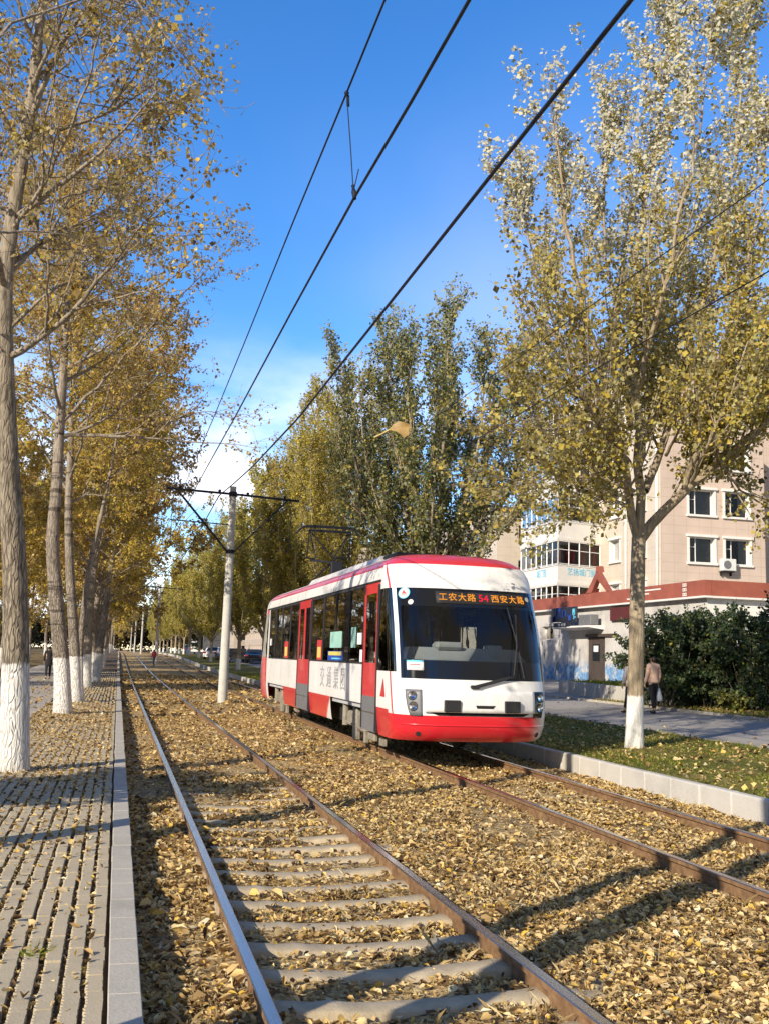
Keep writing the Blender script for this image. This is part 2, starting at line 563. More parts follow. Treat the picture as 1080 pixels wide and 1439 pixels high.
    M['pole'] = concrete('pale_concrete_pole', (.52, .50, .46), 3.5)
    M['plaster'] = None

    # verge: grass soil
    t = NT('verge_turf')
    co = t.coords('Object')
    a = t.noise(co, 3.0, 7, .7); b_ = t.noise(co, 45, 4, .6); big = t.noise(co, .35, 4, .6)
    g_ = t.ramp(b_, [(.3, (.06, .07, .012)), (.6, (.14, .145, .025)), (.8, (.23, .21, .045))])
    y_ = t.ramp(b_, [(.3, (.20, .13, .04)), (.7, (.42, .32, .11))])
    t.surf(t.bsdf(t.mix(t.ramp(t.math('ADD', t.math('MULTIPLY', a, .6), t.math('MULTIPLY', big, .4)), [(.47, 0.), (.6, .9)]), g_, y_), .95, t.bump(b_, .8, .03), spec=.1))
    M['turf'] = t.mat
    t = NT('leafy_ground')
    co = t.coords('Object')
    a = t.noise(co, 1.2, 8, .7)
    t.surf(t.bsdf(t.ramp(a, [(.3, (.07, .055, .03)), (.5, (.20, .14, .06)), (.7, (.34, .24, .10))]), .95, t.bump(t.noise(co, 12, 5), .6, .05), spec=.1))
    M['ground'] = t.mat

    # vehicles
    M['white_paint'] = None
    t = NT('white_coach_paint')
    co = t.coords('Object')
    streak = t.noise(t.coords('Object', (5, 5, .5)), 2.5, 6, .7)
    grime = t.noise(co, 1.2, 5, .6)
    s = t.n('SeparateXYZ'); t.l(co, s.inputs[0])
    low = t.maprange(s.outputs[2], 1.1, .35, 0., 1.)
    dirt = t.math('ADD', t.math('MULTIPLY', t.ramp(streak, [(.42, 0.), (.75, .5)]), t.ramp(grime, [(.3, .2), (.7, 1.)])), t.math('MULTIPLY', low, .16))
    ys_ = t.math('FRACT', t.math('DIVIDE', t.math('ADD', s.outputs[1], .35), 1.42))
    seam = t.math('LESS_THAN', ys_, .008)
    seam = t.math('MULTIPLY', seam, t.math('GREATER_THAN', s.outputs[1], -7.0))
    wcol = t.mix(t.math('MULTIPLY', seam, .7), t.mix(dirt, (.80, .785, .76), (.40, .35, .29)), (.12, .11, .10))
    t.surf(t.bsdf(wcol, t.ramp(grime, [(.3, .22), (.7, .48)]), None, 0., .5, .2))
    M['white_paint'] = t.mat
    t = NT('red_coach_paint')
    streak = t.noise(t.coords('Object', (5, 5, .6)), 2.5, 6, .7)
    t.surf(t.bsdf(t.mix(t.ramp(streak, [(.42, 0.), (.8, .35)]), (.60, .022, .032), (.30, .13, .10)), .34, None, 0., .5, .35))
    M['red_paint'] = t.mat
    # red skirt that is painted to fade into white at its right-hand end
    t = NT('red_paint_fading_to_white')
    co = t.coords('Object')
    s = t.n('SeparateXYZ'); t.l(co, s.inputs[0])
    w = t.math('ADD', s.outputs[0], t.math('MULTIPLY', t.noise(co, 5, 3), .08))
    k = t.maprange(w, .93, 1.33, 0., 1.)
    t.surf(t.bsdf(t.mix(k, (.66, .022, .035), (.78, .76, .73)), .25, None, 0., .5, .35))
    M['red_fade'] = t.mat
    t = NT('red_panel_with_white_corner')
    co = t.coords('Object')
    s = t.n('SeparateXYZ'); t.l(co, s.inputs[0])
    # the corner nearest the bogie gap fades to white along a slanted edge
    w = t.math('ADD', s.outputs[1], t.math('MULTIPLY', s.outputs[2], 1.2))
    k = t.maprange(w, -2.0, -2.2, 0., 1.)
    t.surf(t.bsdf(t.mix(k, (.62, .03, .035), (.76, .74, .71)), .3, None, 0., .5, .3))
    M['red_corner'] = t.mat
    M['grey_paint'] = simple('grey_door_paint', (.16, .16, .17), .4, var=.1)
    M['black_gloss'] = simple('black_glass_border', (.006, .007, .01), .06, var=.05, coat=.3)
    M['rubber'] = simple('black_rubber', (.018, .018, .02), .7)
    M['dark_metal'] = simple('dark_painted_steel', (.02, .022, .03), .5, .4)
    M['bogie'] = simple('dusty_bogie_steel', (.25, .22, .17), .85, .1, var=.35, vscale=7, bstr=.4)
    M['steel'] = simple('bare_steel', (.55, .55, .55), .3, 1.)
    M['wheel'] = simple('wheel_steel', (.11, .09, .075), .5, .7)
    M['roof_grey'] = simple('roof_fairing_paint', (.55, .52, .50), .5, var=.2, vscale=4)
    M['underfloor'] = simple('underfloor_black', (.012, .012, .012), .9)
    M['interior'] = simple('interior_grey', (.42, .42, .42), .7)
    M['seat'] = simple('blue_seat_plastic', (.03, .09, .28), .45)
    M['seat_orange'] = simple('orange_seat_plastic', (.5, .16, .03), .45)
    M['handrail'] = simple('steel_handrail', (.6, .6, .58), .25, .9)
    M['chrome'] = simple('chrome', (.8, .8, .82), .08, 1.)
    M['paper'] = simple('white_paper', (.75, .75, .76), .8, var=.06)
    M['teal'] = simple('pale_green_paper', (.30, .52, .44), .8, var=.1)
    M['blue'] = simple('blue_print', (.02, .06, .33), .6)
    M['cyan'] = simple('cyan_print', (.10, .42, .68), .6)
    M['ink'] = simple('grey_lettering', (.36, .36, .37), .6)
    M['yellow'] = simple('yellow_print', (.62, .5, .12), .6)
    M['red_print'] = simple('red_print', (.5, .04, .04), .6)
    M['skyblue'] = simple('sky_blue_print', (.12, .55, .80), .5)

    def glass(name, tint, reflect=.9, base=.04):
        t = NT(name)
        tr = t.n('BsdfTransparent'); tr.inputs[0].default_value = (*tint, 1)
        gl = t.n('BsdfGlossy'); gl.inputs['Roughness'].default_value = .015
        gl.inputs['Color'].default_value = (reflect, reflect, reflect, 1)
        fr = t.n('Fresnel'); fr.inputs['IOR'].default_value = 1.5
        b = t.bump(t.noise(t.coords('Object'), 1.1, 2), .04, .05)
        t.l(b, gl.inputs['Normal'])
        k = t.math('ADD', fr.outputs[0], base)
        mx = t.n('MixShader'); t.l(k, mx.inputs[0])
        t.l(tr.outputs[0], mx.inputs[1]); t.l(gl.outputs[0], mx.inputs[2])
        t.surf(mx.outputs[0])
        return t.mat
    M['windscreen'] = glass('windscreen_glass', (.66, .70, .70), .85, .02)
    M['tinted'] = glass('dark_tinted_glass', (.085, .095, .095), .95, .05)
    M['pane'] = glass('house_window_glass', (.55, .58, .58), .6, .02)
    M['lens'] = glass('lamp_lens', (.85, .85, .85), .9, .05)

    t = NT('amber_led')
    e = t.n('Emission'); e.inputs[0].default_value = (1., .36, .04, 1); e.inputs[1].default_value = .8
    t.surf(e.outputs[0]); M['led'] = t.mat
    t = NT('red_led')
    e = t.n('Emission'); e.inputs[0].default_value = (1., .02, .06, 1); e.inputs[1].default_value = .8
    t.surf(e.outputs[0]); M['led_red'] = t.mat

    # buildings
    def tiled(name, c, jx=.9, jz=.6, jd=.82):
        t = NT(name)
        co = t.coords('Object')
        s = t.n('SeparateXYZ'); t.l(co, s.inputs[0])
        h = t.math('ADD', s.outputs[0], s.outputs[1])
        def line(v, p):
            f_ = t.math('FRACT', t.math('DIVIDE', v, p))
            return t.math('LESS_THAN', f_, .035 / p)
        j = t.math('MAXIMUM', line(h, jx), line(s.outputs[2], jz))
        a = t.noise(co, .5, 5, .6)
        col = t.ramp(a, [(.3, tuple(x * .9 for x in c)), (.7, tuple(min(1, x * 1.08) for x in c))])
        col = t.mix(t.math('MULTIPLY', j, .5), col, tuple(x * jd * .8 for x in c))
        t.surf(t.bsdf(col, .75, None, spec=.25))
        return t.mat
    M['pink_tile'] = tiled('pinkish_facade_tile', (.56, .445, .37))
    M['cream_tile'] = tiled('cream_facade_tile', (.58, .50, .41), 1.2, .8)
    M['far_wall'] = tiled('far_beige_wall', (.46, .38, .31), 1.5, 1.0)
    M['brick_wall'] = tiled('orange_brick_wall', (.34, .15, .08), .5, .25)
    M['white_trim'] = simple('white_window_trim', (.74, .71, .67), .6, var=.06)
    M['pvc'] = simple('white_window_frame', (.72, .72, .72), .4, var=.05)
    M['balcony_white'] = simple('white_balcony_panel', (.74, .72, .68), .55, var=.05, vscale=1.5)
    M['band_red'] = simple('brick_red_band', (.30, .085, .055), .7, var=.2, vscale=1.2)
    M['white_wall'] = simple('white_wall_paint', (.70, .68, .65), .75, var=.1, vscale=1.0)
    M['curtain'] = simple('pale_curtain', (.45, .42, .38), .9, var=.2, vscale=4)
    M['dark_room'] = simple('dark_room', (.05, .045, .04), .9)
    M['door_brown'] = simple('brown_steel_door', (.075, .055, .045), .5, var=.2)
    M['ac'] = simple('white_appliance_plastic', (.66, .66, .63), .5, var=.05)
    M['roof'] = simple('flat_roof_felt', (.15, .14, .13), .9)
    M['sign_dark'] = simple('dark_signboard', (.02, .022, .035), .5)
    M['sign_maroon'] = simple('maroon_signboard', (.10, .02, .018), .6)
    t = NT('weathered_shop_plaster')
    co = t.coords('Object')
    s = t.n('SeparateXYZ'); t.l(co, s.inputs[0])
    a = t.noise(co, .8, 7, .65)
    base = t.ramp(a, [(.3, (.40, .375, .35)), (.5, (.53, .50, .47)), (.75, (.62, .60, .57))])
    # blue mural brushed along the foot of the wall
    zz = t.math('ADD', s.outputs[2], t.math('MULTIPLY', t.noise(co, 2.0, 5, .7), 1.5))
    mk = t.math('MULTIPLY', t.maprange(zz, 2.25, 1.75, 0., 1.), t.ramp(t.noise(co, 1.3, 5, .7), [(.40, 0.), (.5, .85)]))
    side_only = t.math('LESS_THAN', s.outputs[0], .2)
    mk = t.math('MULTIPLY', mk, side_only)
    bl = t.ramp(t.noise(co, 4, 5, .7), [(.35, (.03, .12, .34)), (.55, (.10, .30, .55)), (.7, (.45, .6, .7))])
    col = t.mix(mk, base, bl)
    gm = t.math('MULTIPLY', t.ramp(t.noise(t.coords('Object', (1, .8, .5)), 1.7, 4, .6), [(.58, 0.), (.62, .75)]), t.maprange(s.outputs[2], 3.0, 2.6, 0., 1.))
    gm = t.math('MULTIPLY', gm, t.math('GREATER_THAN', s.outputs[1], 17.))
    gm = t.math('MULTIPLY', gm, side_only)
    col = t.mix(gm, col, (.05, .05, .055))
    t.surf(t.bsdf(col, .85, t.bump(a, .2, .02), spec=.2))
    M['plaster'] = t.mat

    # people
    M['skin'] = simple('skin', (.50, .31, .22), .6, var=.06)
    M['hair'] = simple('dark_brown_hair', (.035, .018, .012), .5)
    M['pink_cloth'] = simple('peach_jacket_cloth', (.72, .47, .34), .9, var=.12, vscale=6)
    M['black_cloth'] = simple('black_cloth', (.014, .014, .018), .9)
    M['pale_cloth'] = simple('pale_cloth', (.62, .55, .52), .9)
    M['white_plastic'] = simple('white_plastic_bag', (.74, .74, .74), .5)
    M['shoe'] = simple('dark_shoe', (.02, .02, .02), .6)
    M['car_white'] = simple('white_car_paint', (.76, .76, .76), .2, coat=.5, var=.03)
    M['car_dark'] = simple('dark_car_paint', (.02, .022, .03), .2, coat=.5)
    M['car_blue'] = simple('blue_car_paint', (.05, .09, .2), .2, coat=.5)
    M['car_glass'] = simple('car_glass', (.02, .025, .03), .05)
    M['tail'] = simple('red_lamp_plastic', (.5, .02, .02), .2)
    M['truck_box'] = simple('white_truck_box', (.70, .67, .62), .5, var=.06, vscale=2)


make_materials()

# ------------------------------------------------------------------ ground, track bed, pavements
rng = np.random.default_rng(7)
YS = np.unique(np.concatenate([np.arange(-40, 40, 4.), np.arange(40, 200, 6.), np.array([200, 230, 270, 330, 400, 600, 1000, 2000.])]))


def sheet(name, xs, ys, zfun, mat, kind='structure', smooth=True):
    X, Y = np.meshgrid(xs, ys)
    Z = zfun(X, Y)
    v = np.stack([X, Y, Z], -1).reshape(-1, 3)
    nx, ny = len(xs), len(ys)
    i = np.arange(nx - 1)[None, :] + nx * np.arange(ny - 1)[:, None]
    q = np.stack([i, i + 1, i + nx + 1, i + nx], -1).reshape(-1, 4)
    o = np_mesh(name, v, None, mat, quads=q, smooth=smooth)
    o['kind'] = kind
    return o


sheet('ground', np.array([-1200, -400, -100, -40, -15, 0, 5, 9.5, 15, 20, 26, 30, 40, 100, 400, 1200.]), YS,
      lambda X, Y: -.16 + zb(Y) + np.where(X > 9.5, zr(X) - .27, 0) + np.where(X < -6.2, .2, 0), M['ground'])

# track bed with small undulation
xs = np.arange(.22, 7.72, .06)
def bump_field(X, Y):
    return (.012 * np.sin(X * 3.1 + 1.3 * np.sin(Y * 1.7)) + .010 * np.sin(Y * 4.3 + 2 * np.sin(X * 2.3)) + .008 * np.sin(X * 9.1 + Y * 7.7) + .006 * np.sin(X * 17. - Y * 13.))
sheet('track_bed', np.linspace(.22, 7.68, 90), np.concatenate([np.arange(-12, 30, .12), np.arange(30, 60, .5), np.arange(60, 200, 5), [200, 250, 330, 420, 600]]),
      lambda X, Y: zb(Y) + bump_field(X, Y) * np.where(Y < 30, 1, .5) + .03 * np.exp(-((X - 3.7) / .8) ** 2) - .035 * np.clip((.85 - X) / .4, 0, 1), M['bed'])

# left: path, paver soil, pavers, kerb
sheet('left_path', np.array([-6.0, -4, -1.95]), YS, lambda X, Y: .15 + zb(Y), M['path'])
sheet('paver_soil', np.array([-1.95, .06]), YS, lambda X, Y: .108 + zb(Y), M['paver_soil'])


def pavers():
    V, Q = [], []
    n = 0
    for i in range(17):
        x0 = .042 - i * .115 - .072
        y = 2.0
        while y < 75:
            L = .26 if y < 22 else 1.04
            teeth = 6 if y < 16 else (3 if y < 22 else 1)
            dz = float(rng.normal(0, .0035)); dx = float(rng.normal(0, .003))
            zt = .152 + dz + float(zb(y))
            yy = np.linspace(y + .0015, y + L - .0015, teeth * 2 + 1)
            jag = np.where(np.arange(len(yy)) % 2 == 0, 0., .014 if teeth > 1 else 0.) + rng.normal(0, .0015, len(yy))
            k = len(yy)
            l = np.stack([np.full(k, x0 + dx) - .002 - jag, yy, np.full(k, zt)], -1)
            r = np.stack([np.full(k, x0 + dx + .068) + rng.normal(0, .0012, k), yy, np.full(k, zt)], -1)
            lb = l - [.003, 0, .05]; rb = r + [.003, 0, -.05]
            V += [lb, l, r, rb]
            a = np.arange(k - 1)
            for s_ in range(3):
                b0 = n + s_ * k + a; b1 = n + (s_ + 1) * k + a
                Q.append(np.stack([b0, b0 + 1, b1 + 1, b1], -1)[:, ::-1])
            for e in (0, k - 1):
                Q.append(np.array([[n + e, n + k + e, n + 2 * k + e, n + 3 * k + e]]))
            n += 4 * k
            y += L
    o = np_mesh('ribbed_pavement', np.concatenate(V), None, M['paver'], quads=np.concatenate(Q), smooth=False)
    o['kind'] = 'structure'


pavers()


def kerb(name, x0, x1, z0, z1, mat, y0, y1, L, bev=.018, jit=.004):
    b = MB()
    y = y0
    while y < y1:
        l = L if y < 60 else L * 6
        z = float(zb(y + l / 2))
        j = float(rng.normal(0, jit))
        b.box(((x0 + x1) / 2 + j, y + l / 2, z + (z0 + z1) / 2 + j * .6), (x1 - x0, l - .003, z1 - z0), bev=bev)
        y += l
    o = b.build(name, mat, recalc=False)
    o['kind'] = 'structure'
    return o


kerb('kerb', .062, .222, -.15, .172, M['kerb'], 0, 260, .5, .005, .002)
kerb('kerb', 7.68, 7.83, -.1, .29, M['kerb_white'], 0, 260, .75, .022, .006)

# right: verge, path, road further off
ZR = lambda X, Y: zr(X) + zb(Y)
sheet('verge', np.array([7.82, 8.2, 9, 10, 11, 12.22]), np.concatenate([np.arange(0, 40, .4), YS[YS >= 40]]),
      lambda X, Y: ZR(X, Y) + .012 * np.sin(X * 5 + Y * 2.2) + .01 * np.sin(Y * 5.1 - X * 3) + .03 * np.sin((X - 7.82) / 4.4 * math.pi), M['turf'])
sheet('path', np.array([12.2, 14, 16.92]), YS, lambda X, Y: ZR(X, Y) + .004, M['asphalt'])
kerb('path_kerb', 12.14, 12.22, -.1, .355, M['kerb'], 0, 200, 1.0, .01)
b = MB()
y = 0
while y < 120:
    b.box((16.98, y + .5, float(zb(y)) + .42), (.12, .99, .26), bev=.012)
    y += 1
b.build('path_kerb', M['kerb'], recalc=False)['kind'] = 'structure'
sheet('shrub_bed', np.array([17.04, 20, 24, 26.7]), YS[(YS < 40)], lambda X, Y: ZR(X, Y) + .03, M['turf'])
sheet('forecourt', np.array([17.04, 20, 24, 26.7, 33]), YS[(YS >= 36) & (YS <= 110)], lambda X, Y: ZR(X, Y) + .008, M['asphalt'])
sheet('road', np.array([12.5, 16, 20, 26]), YS[YS >= 106], lambda X, Y: ZR(X, Y) + .012, M['road'])


# ---- leaves on the ground
def litter(name, n, xr, yr, zf, size, mat, lift=.03, seed=1, flat=.45, dens=None, rich=True):
    g = np.random.default_rng(seed)
    x = g.uniform(*xr, n); y = g.uniform(*yr, n)
    if dens is not None:
        k = g.uniform(0, 1, n) < dens(x, y)
        x, y = x[k], y[k]; n = len(x)
    z = zf(x, y) + g.uniform(0.002, 1, n) ** 1.5 * lift + .004
    a = g.uniform(0, 2 * np.pi, n)
    nz = np.stack([g.normal(0, flat, n), g.normal(0, flat, n), np.ones(n)], -1)
    nz /= np.linalg.norm(nz, axis=1)[:, None]
    ax = np.stack([np.cos(a), np.sin(a), np.zeros(n)], -1)
    ax -= nz * (ax * nz).sum(1)[:, None]
    ax /= np.linalg.norm(ax, axis=1)[:, None]
    sd = np.cross(nz, ax)
    s = (size * np.clip(g.lognormal(0, .42, n), .3, 1.9))[:, None]
    p = np.stack([x, y, z], -1)
    w = s * g.uniform(.16, .5, (n, 1))
    fold = s * g.normal(.13, .13, (n, 1)); curl = s * g.normal(.08, .20, (n, 1))
    rolled = g.uniform(0, 1, (n, 1)) < .35
    fold = np.where(rolled, s * g.uniform(.25, .5, (n, 1)), fold); w = np.where(rolled, w * .6, w)
    if rich:
        v = np.stack([p - ax * s * .5,
                      p - ax * s * .22 + sd * w + nz * (fold + curl * .3), p - ax * s * .2, p - ax * s * .22 - sd * w + nz * (fold * .8 + curl * .3),
                      p + ax * s * .18 + sd * w * .8 + nz * (fold * 1.1 + curl * .2), p + ax * s * .15 + nz * curl * .1, p + ax * s * .18 - sd * w * .8 + nz * (fold * .7 + curl * .6),
                      p + ax * s * .55 + nz * curl], 1).reshape(-1, 3)
        t = np.array([[0, 2, 1], [0, 3, 2], [1, 2, 5], [1, 5, 4], [2, 3, 6], [2, 6, 5], [4, 5, 7], [5, 6, 7]])
        tr = (t[None] + 8 * np.arange(n)[:, None, None]).reshape(-1, 3)
    else:
        v = np.stack([p - ax * s * .5, p + sd * w + nz * fold, p + ax * s * .5 + nz * curl, p - sd * w + nz * fold], 1).reshape(-1, 3)
        t = np.array([[0, 2, 1], [0, 3, 2]])
        tr = (t[None] + 4 * np.arange(n)[:, None, None]).reshape(-1, 3)
    return np_mesh(name, v, tr, mat)


def clear_tracks(x, y):
    """thinner on sleepers, rails and the bare patches of soil"""
    d = np.ones(len(x))
    for xr_ in (.83, 2.39, 5.02, 6.57):
        d[np.abs(x - xr_) < .055] = 0
    k = (y + .1) % .56
    near = (np.abs(x - 1.61) < .72)
    fade = np.clip((19 - y) / 5, 0, 1)
    d = np.where(near & (k < .20), d * (1 - .97 * fade), d)
    patch = np.sin(x * 1.9 + 1.2 * np.sin(y * .9)) * np.sin(y * .8 + x * .7 + 2)
    d *= np.where(patch > .42, .22, 1.)
    d *= np.clip(.75 + .5 * np.sin(x * 5.3 + 2 * np.sin(y * 2.7)) * np.sin(y * 4.1 - x * 2), .35, 1)
    return d


def gaps(x, y):
    """leaves gather in the slots between the paver ribs"""
    k = ((.042 - x) % .115)
    return np.where((k > .072) | (np.sin(x * 3 + y * 1.1) > .93), 1., .05)


bedz = lambda x, y: zb(y) + bump_field(x, y) + .03 * np.exp(-((x - 3.7) / .8) ** 2) - .035 * np.clip((.85 - x) / .4, 0, 1)
parts_l = [
    litter('fallen_leaves', 100000, (.23, 7.6), (3.6, 9), bedz, .034, M['litter'], .035, 11, .5, clear_tracks),
    litter('fallen_leaves', 75000, (.23, 7.6), (9, 16), bedz, .039, M['litter'], .03, 12, .5, clear_tracks),
    litter('fallen_leaves', 42000, (.23, 7.6), (16, 30), bedz, .054, M['litter'], .03, 13, .42, clear_tracks, rich=False),
    litter('fallen_leaves', 20000, (.23, 7.6), (30, 75), bedz, .11, M['litter'], .03, 14, .35, clear_tracks, rich=False),
    # drifted against the kerb and scattered on the pavers
    litter('fallen_leaves', 900, (.23, .8), (3.6, 14), bedz, .06, M['litter'], .03, 15, .4),
    litter('fallen_leaves', 1500, (.23, 7.6), (3.6, 12), bedz, .058, M['litter'], .04, 22, .5, clear_tracks),
    litter('fallen_leaves', 17000, (-1.95, .0), (4.5, 16), lambda x, y: .112 + zb(y) + 0 * x, .028, M['litter'], .032, 16, .5, gaps),
    litter('fallen_leaves', 420, (-1.95, .0), (4.5, 16), lambda x, y: .15 + zb(y) + 0 * x, .045, M['litter'], .012, 23, .35),
    litter('fallen_leaves', 3500, (-1.95, .0), (9, 30), lambda x, y: .152 + zb(y) + 0 * x, .04, M['litter'], .012, 24, .35, rich=False),
    litter('fallen_leaves', 22000, (-1.95, .0), (14, 34), lambda x, y: .135 + zb(y) + 0 * x, .042, M['litter'], .03, 17, .4, gaps, rich=False),
    litter('fallen_leaves', 2500, (-5.5, .0), (24, 60), lambda x, y: .155 + zb(y) + 0 * x, .08, M['litter'], .02, 18, .4, rich=False),
    litter('fallen_leaves', 5200, (7.85, 12.1), (8, 34), lambda x, y: ZR(x, y) + .02, .06, M['litter'], .05, 19, .5, rich=False),
    litter('fallen_leaves', 1800, (12.3, 16.9), (14, 40), lambda x, y: ZR(x, y) + .006, .055, M['litter'], .012, 20, .2, lambda x, y: .1 + .9 * np.exp(-np.minimum(x - 12.2, 16.95 - x) * 5), rich=False),
    litter('fallen_leaves', 3500, (17.05, 22), (22, 36), lambda x, y: ZR(x, y) + .04, .075, M['litter'], .04, 21, .4, rich=False),
]
for o in parts_l:
    tag(o, kind='stuff')


# ---- grass blades
def blades(name, n, xr, yr, zf, h, mat, seed, w=.006, lean=.5, dens=None):
    g = np.random.default_rng(seed)
    x = g.uniform(*xr, n); y = g.uniform(*yr, n)
    if dens is not None:
        k = g.uniform(0, 1, n) < dens(x, y); x, y = x[k], y[k]; n = len(x)
    p = np.stack([x, y, zf(x, y) - .005], -1)
    hh = (h * g.lognormal(0, .35, n))[:, None]
    a = g.uniform(0, 2 * np.pi, n)
    s = np.stack([np.cos(a), np.sin(a), 0 * a], -1) * w
    d = np.stack([g.normal(0, lean, n), g.normal(0, lean, n), np.ones(n)], -1)
    d /= np.linalg.norm(d, axis=1)[:, None]
    v = np.stack([p - s, p + s, p + d * hh * .6 + s * .6, p + d * hh + np.stack([d[:, 0], d[:, 1], -.3 + 0 * a], -1) * hh * .3], 1).reshape(-1, 3)
    t = np.array([[0, 1, 2], [0, 2, 3]])
    tr = (t[None] + 4 * np.arange(n)[:, None, None]).reshape(-1, 3)
    return tag(np_mesh(name, v, tr, mat), kind='stuff')


def straw(name, n, xr, yr, zf, L, mat, seed):
    """leaf stalks and straws lying among the leaves"""
    g = np.random.default_rng(seed)
    x = g.uniform(*xr, n); y = g.uniform(*yr, n)
    k = g.uniform(0, 1, n) < clear_tracks(x, y); x, y = x[k], y[k]; n = len(x)
    p = np.stack([x, y, zf(x, y) + g.uniform(.015, .05, n)], -1)
    a = g.uniform(0, 2 * np.pi, n)
    d = np.stack([np.cos(a), np.sin(a), g.normal(0, .22, n)], -1) * (L * g.lognormal(0, .4, n))[:, None]
    b_ = np.stack([-np.sin(a), np.cos(a), 0 * a], -1)
    c = b_ * g.normal(0, .12, (n, 1)) * L
    w = b_ * .0016
    v = np.stack([p - d * .5 - w, p - d * .5 + w, p + c + w, p + c - w, p + d * .5 + w, p + d * .5 - w], 1).reshape(-1, 3)
    t = np.array([[0, 1, 2], [0, 2, 3], [3, 2, 4], [3, 4, 5]])
    return tag(np_mesh(name, v, (t[None] + 6 * np.arange(n)[:, None, None]).reshape(-1, 3), mat), kind='stuff')


straw('dry_stalks', 24000, (.25, 7.6), (3.6, 12), bedz, .085, M['drygrass'], 36)


def tuft(x, y):
    f = np.sin(x * 7 + 2 * np.sin(y * 5)) * np.sin(y * 6.3 + x * 4)
    return np.clip(f * 1.6, .05, 1) * clear_tracks(x, y)


blades('dry_grass', 60000, (.25, 7.6), (4, 16), bedz, .07, M['drygrass'], 31, .0028, .7, tuft)
blades('grass', 42000, (7.84, 12.12), (9, 30), lambda x, y: ZR(x, y) + .01, .055, M['grass'], 32, .006, .6,
       lambda x, y: np.clip(.65 + .6 * np.sin(x * 2.1 + np.sin(y)) * np.sin(y * .9 + x), .12, 1))
blades('grass', 16000, (7.84, 12.12), (30, 75), lambda x, y: ZR(x, y) + .01, .07, M['grass'], 33, .014, .6)
blades('grass', 9000, (17.05, 21.5), (22, 36), lambda x, y: ZR(x, y) + .03, .08, M['grass'], 34, .01, .6)
g_ = np.random.default_rng(5)
for cx_, cy_ in ((-.33, 6.35), (-.62, 6.25)):
    blades('grass', 160, (cx_ - .06, cx_ + .06), (cy_ - .07, cy_ + .07), lambda x, y: .12 + 0 * x, .055, M['grass'], 41 + int(cy_ * 10), .003, .7)


# ---- rails and sleepers
def rail(x):
    prof = [(-.036, .13), (-.030, .137), (.030, .137), (.036, .13), (.036, .100), (.009, .085), (.009, -.02), (.06, -.035), (.06, -.05),
            (-.06, -.05), (-.06, -.035), (-.009, -.02), (-.009, .085), (-.036, .100)]
    ys = np.concatenate([np.arange(-12, 40, 4.), np.arange(40, 200, 5.), [200, 240, 300, 400]])
    b = MB()
    n = len(prof)
    vs_ = [(x + p[0], float(y), p[1] + float(zb(y))) for y in ys for p in prof]
    side, head = [], []
    for i in range(len(ys) - 1):
        for k in range(n):
            f_ = (i * n + k, i * n + (k + 1) % n, (i + 1) * n + (k + 1) % n, (i + 1) * n + k)
            (head if k in (0, 1, 2) else side).append(f_)
    b.add(vs_, side, 0)
    b.f.extend(head); b.m.extend([1] * len(head))
    return b.build('rail', [M['rust'], M['railhead']])


for x, lab in ((.83, 'left rail of the empty track, beside the kerb and paved path'), (2.39, 'right rail of the empty track, next to the strip of leaves between the tracks'),
               (5.02, 'left rail of the track the tram runs on'), (6.57, 'right rail of the tram track, nearest the white kerb and grass')):
    tag(rail(x), lab, 'rail', 'four tram rails')


def sleeper_mesh():
    b = MB()
    xs_ = np.linspace(-.80, 1.12, 21)
    V, F = [], []
    g = np.random.default_rng(3)
    for i, x in enumerate(xs_):
        top = -.012 + .030 * min(1, abs(x) / .72) ** 2 - (.02 if x > .95 else 0)
        hw = .105 - .012 * math.cos(x * 2.2) + g.normal(0, .004)
        dz = g.normal(0, .003)
        V += [(x, -hw - .02, -.12), (x, -hw, top + dz - .012), (x, -hw + .02, top + dz), (x, hw - .02, top + dz), (x, hw, top + dz - .012), (x, hw + .02, -.12)]
    for i in range(len(xs_) - 1):
        for k in range(5):
            F.append((i * 6 + k, (i + 1) * 6 + k, (i + 1) * 6 + k + 1, i * 6 + k + 1))
    F += [tuple(range(6)), tuple(range((len(xs_) - 1) * 6, len(xs_) * 6))[::-1]]
    b.add(V, F)
    return b.build('sleeper', M['sleeper'], smooth=50)


sl0 = sleeper_mesh()
names_n = ['nearest', 'second', 'third', 'fourth', 'fifth', 'sixth', 'seventh', 'eighth', 'ninth', 'tenth', 'eleventh', 'twelfth']
k = 0
y = 4.05 + .0
first = True
while k < 22:
    o = sl0 if first else sl0.copy()
    if not first: COL.objects.link(o)
    first = False
    o.location = (1.61 + float(rng.normal(0, .01)), .56 * (k + 7) + .0, .030 + float(rng.normal(0, .004)) - .0022 * max(0, k - 8))
    o.rotation_euler = (0, 0, float(rng.normal(0, .008)))
    if k < 12:
        lab = names_n[k] + ' concrete sleeper from the viewer in the empty track, half buried in leaves'
    else:
        lab = 'concrete sleeper almost buried in leaves beyond the clearer ones of the empty track'
    tag(o, lab, 'sleeper', 'concrete sleepers of the empty track')
    k += 1
for k in range(9):
    o = sl0.copy(); COL.objects.link(o)
    o.location = (5.795 + float(rng.normal(0, .02)), 7.2 + 1.12 * k, -.012 + float(rng.normal(0, .006)))
    o.rotation_euler = (0, 0, float(rng.normal(0, .01)))
    tag(o, 'buried sleeper of the tram track, showing only patches of concrete among leaves', 'sleeper', 'buried sleepers of the tram track')


# ------------------------------------------------------------------ trees
def unit(v):
    v = np.asarray(v, float)
    return v / (np.linalg.norm(v) + 1e-9)


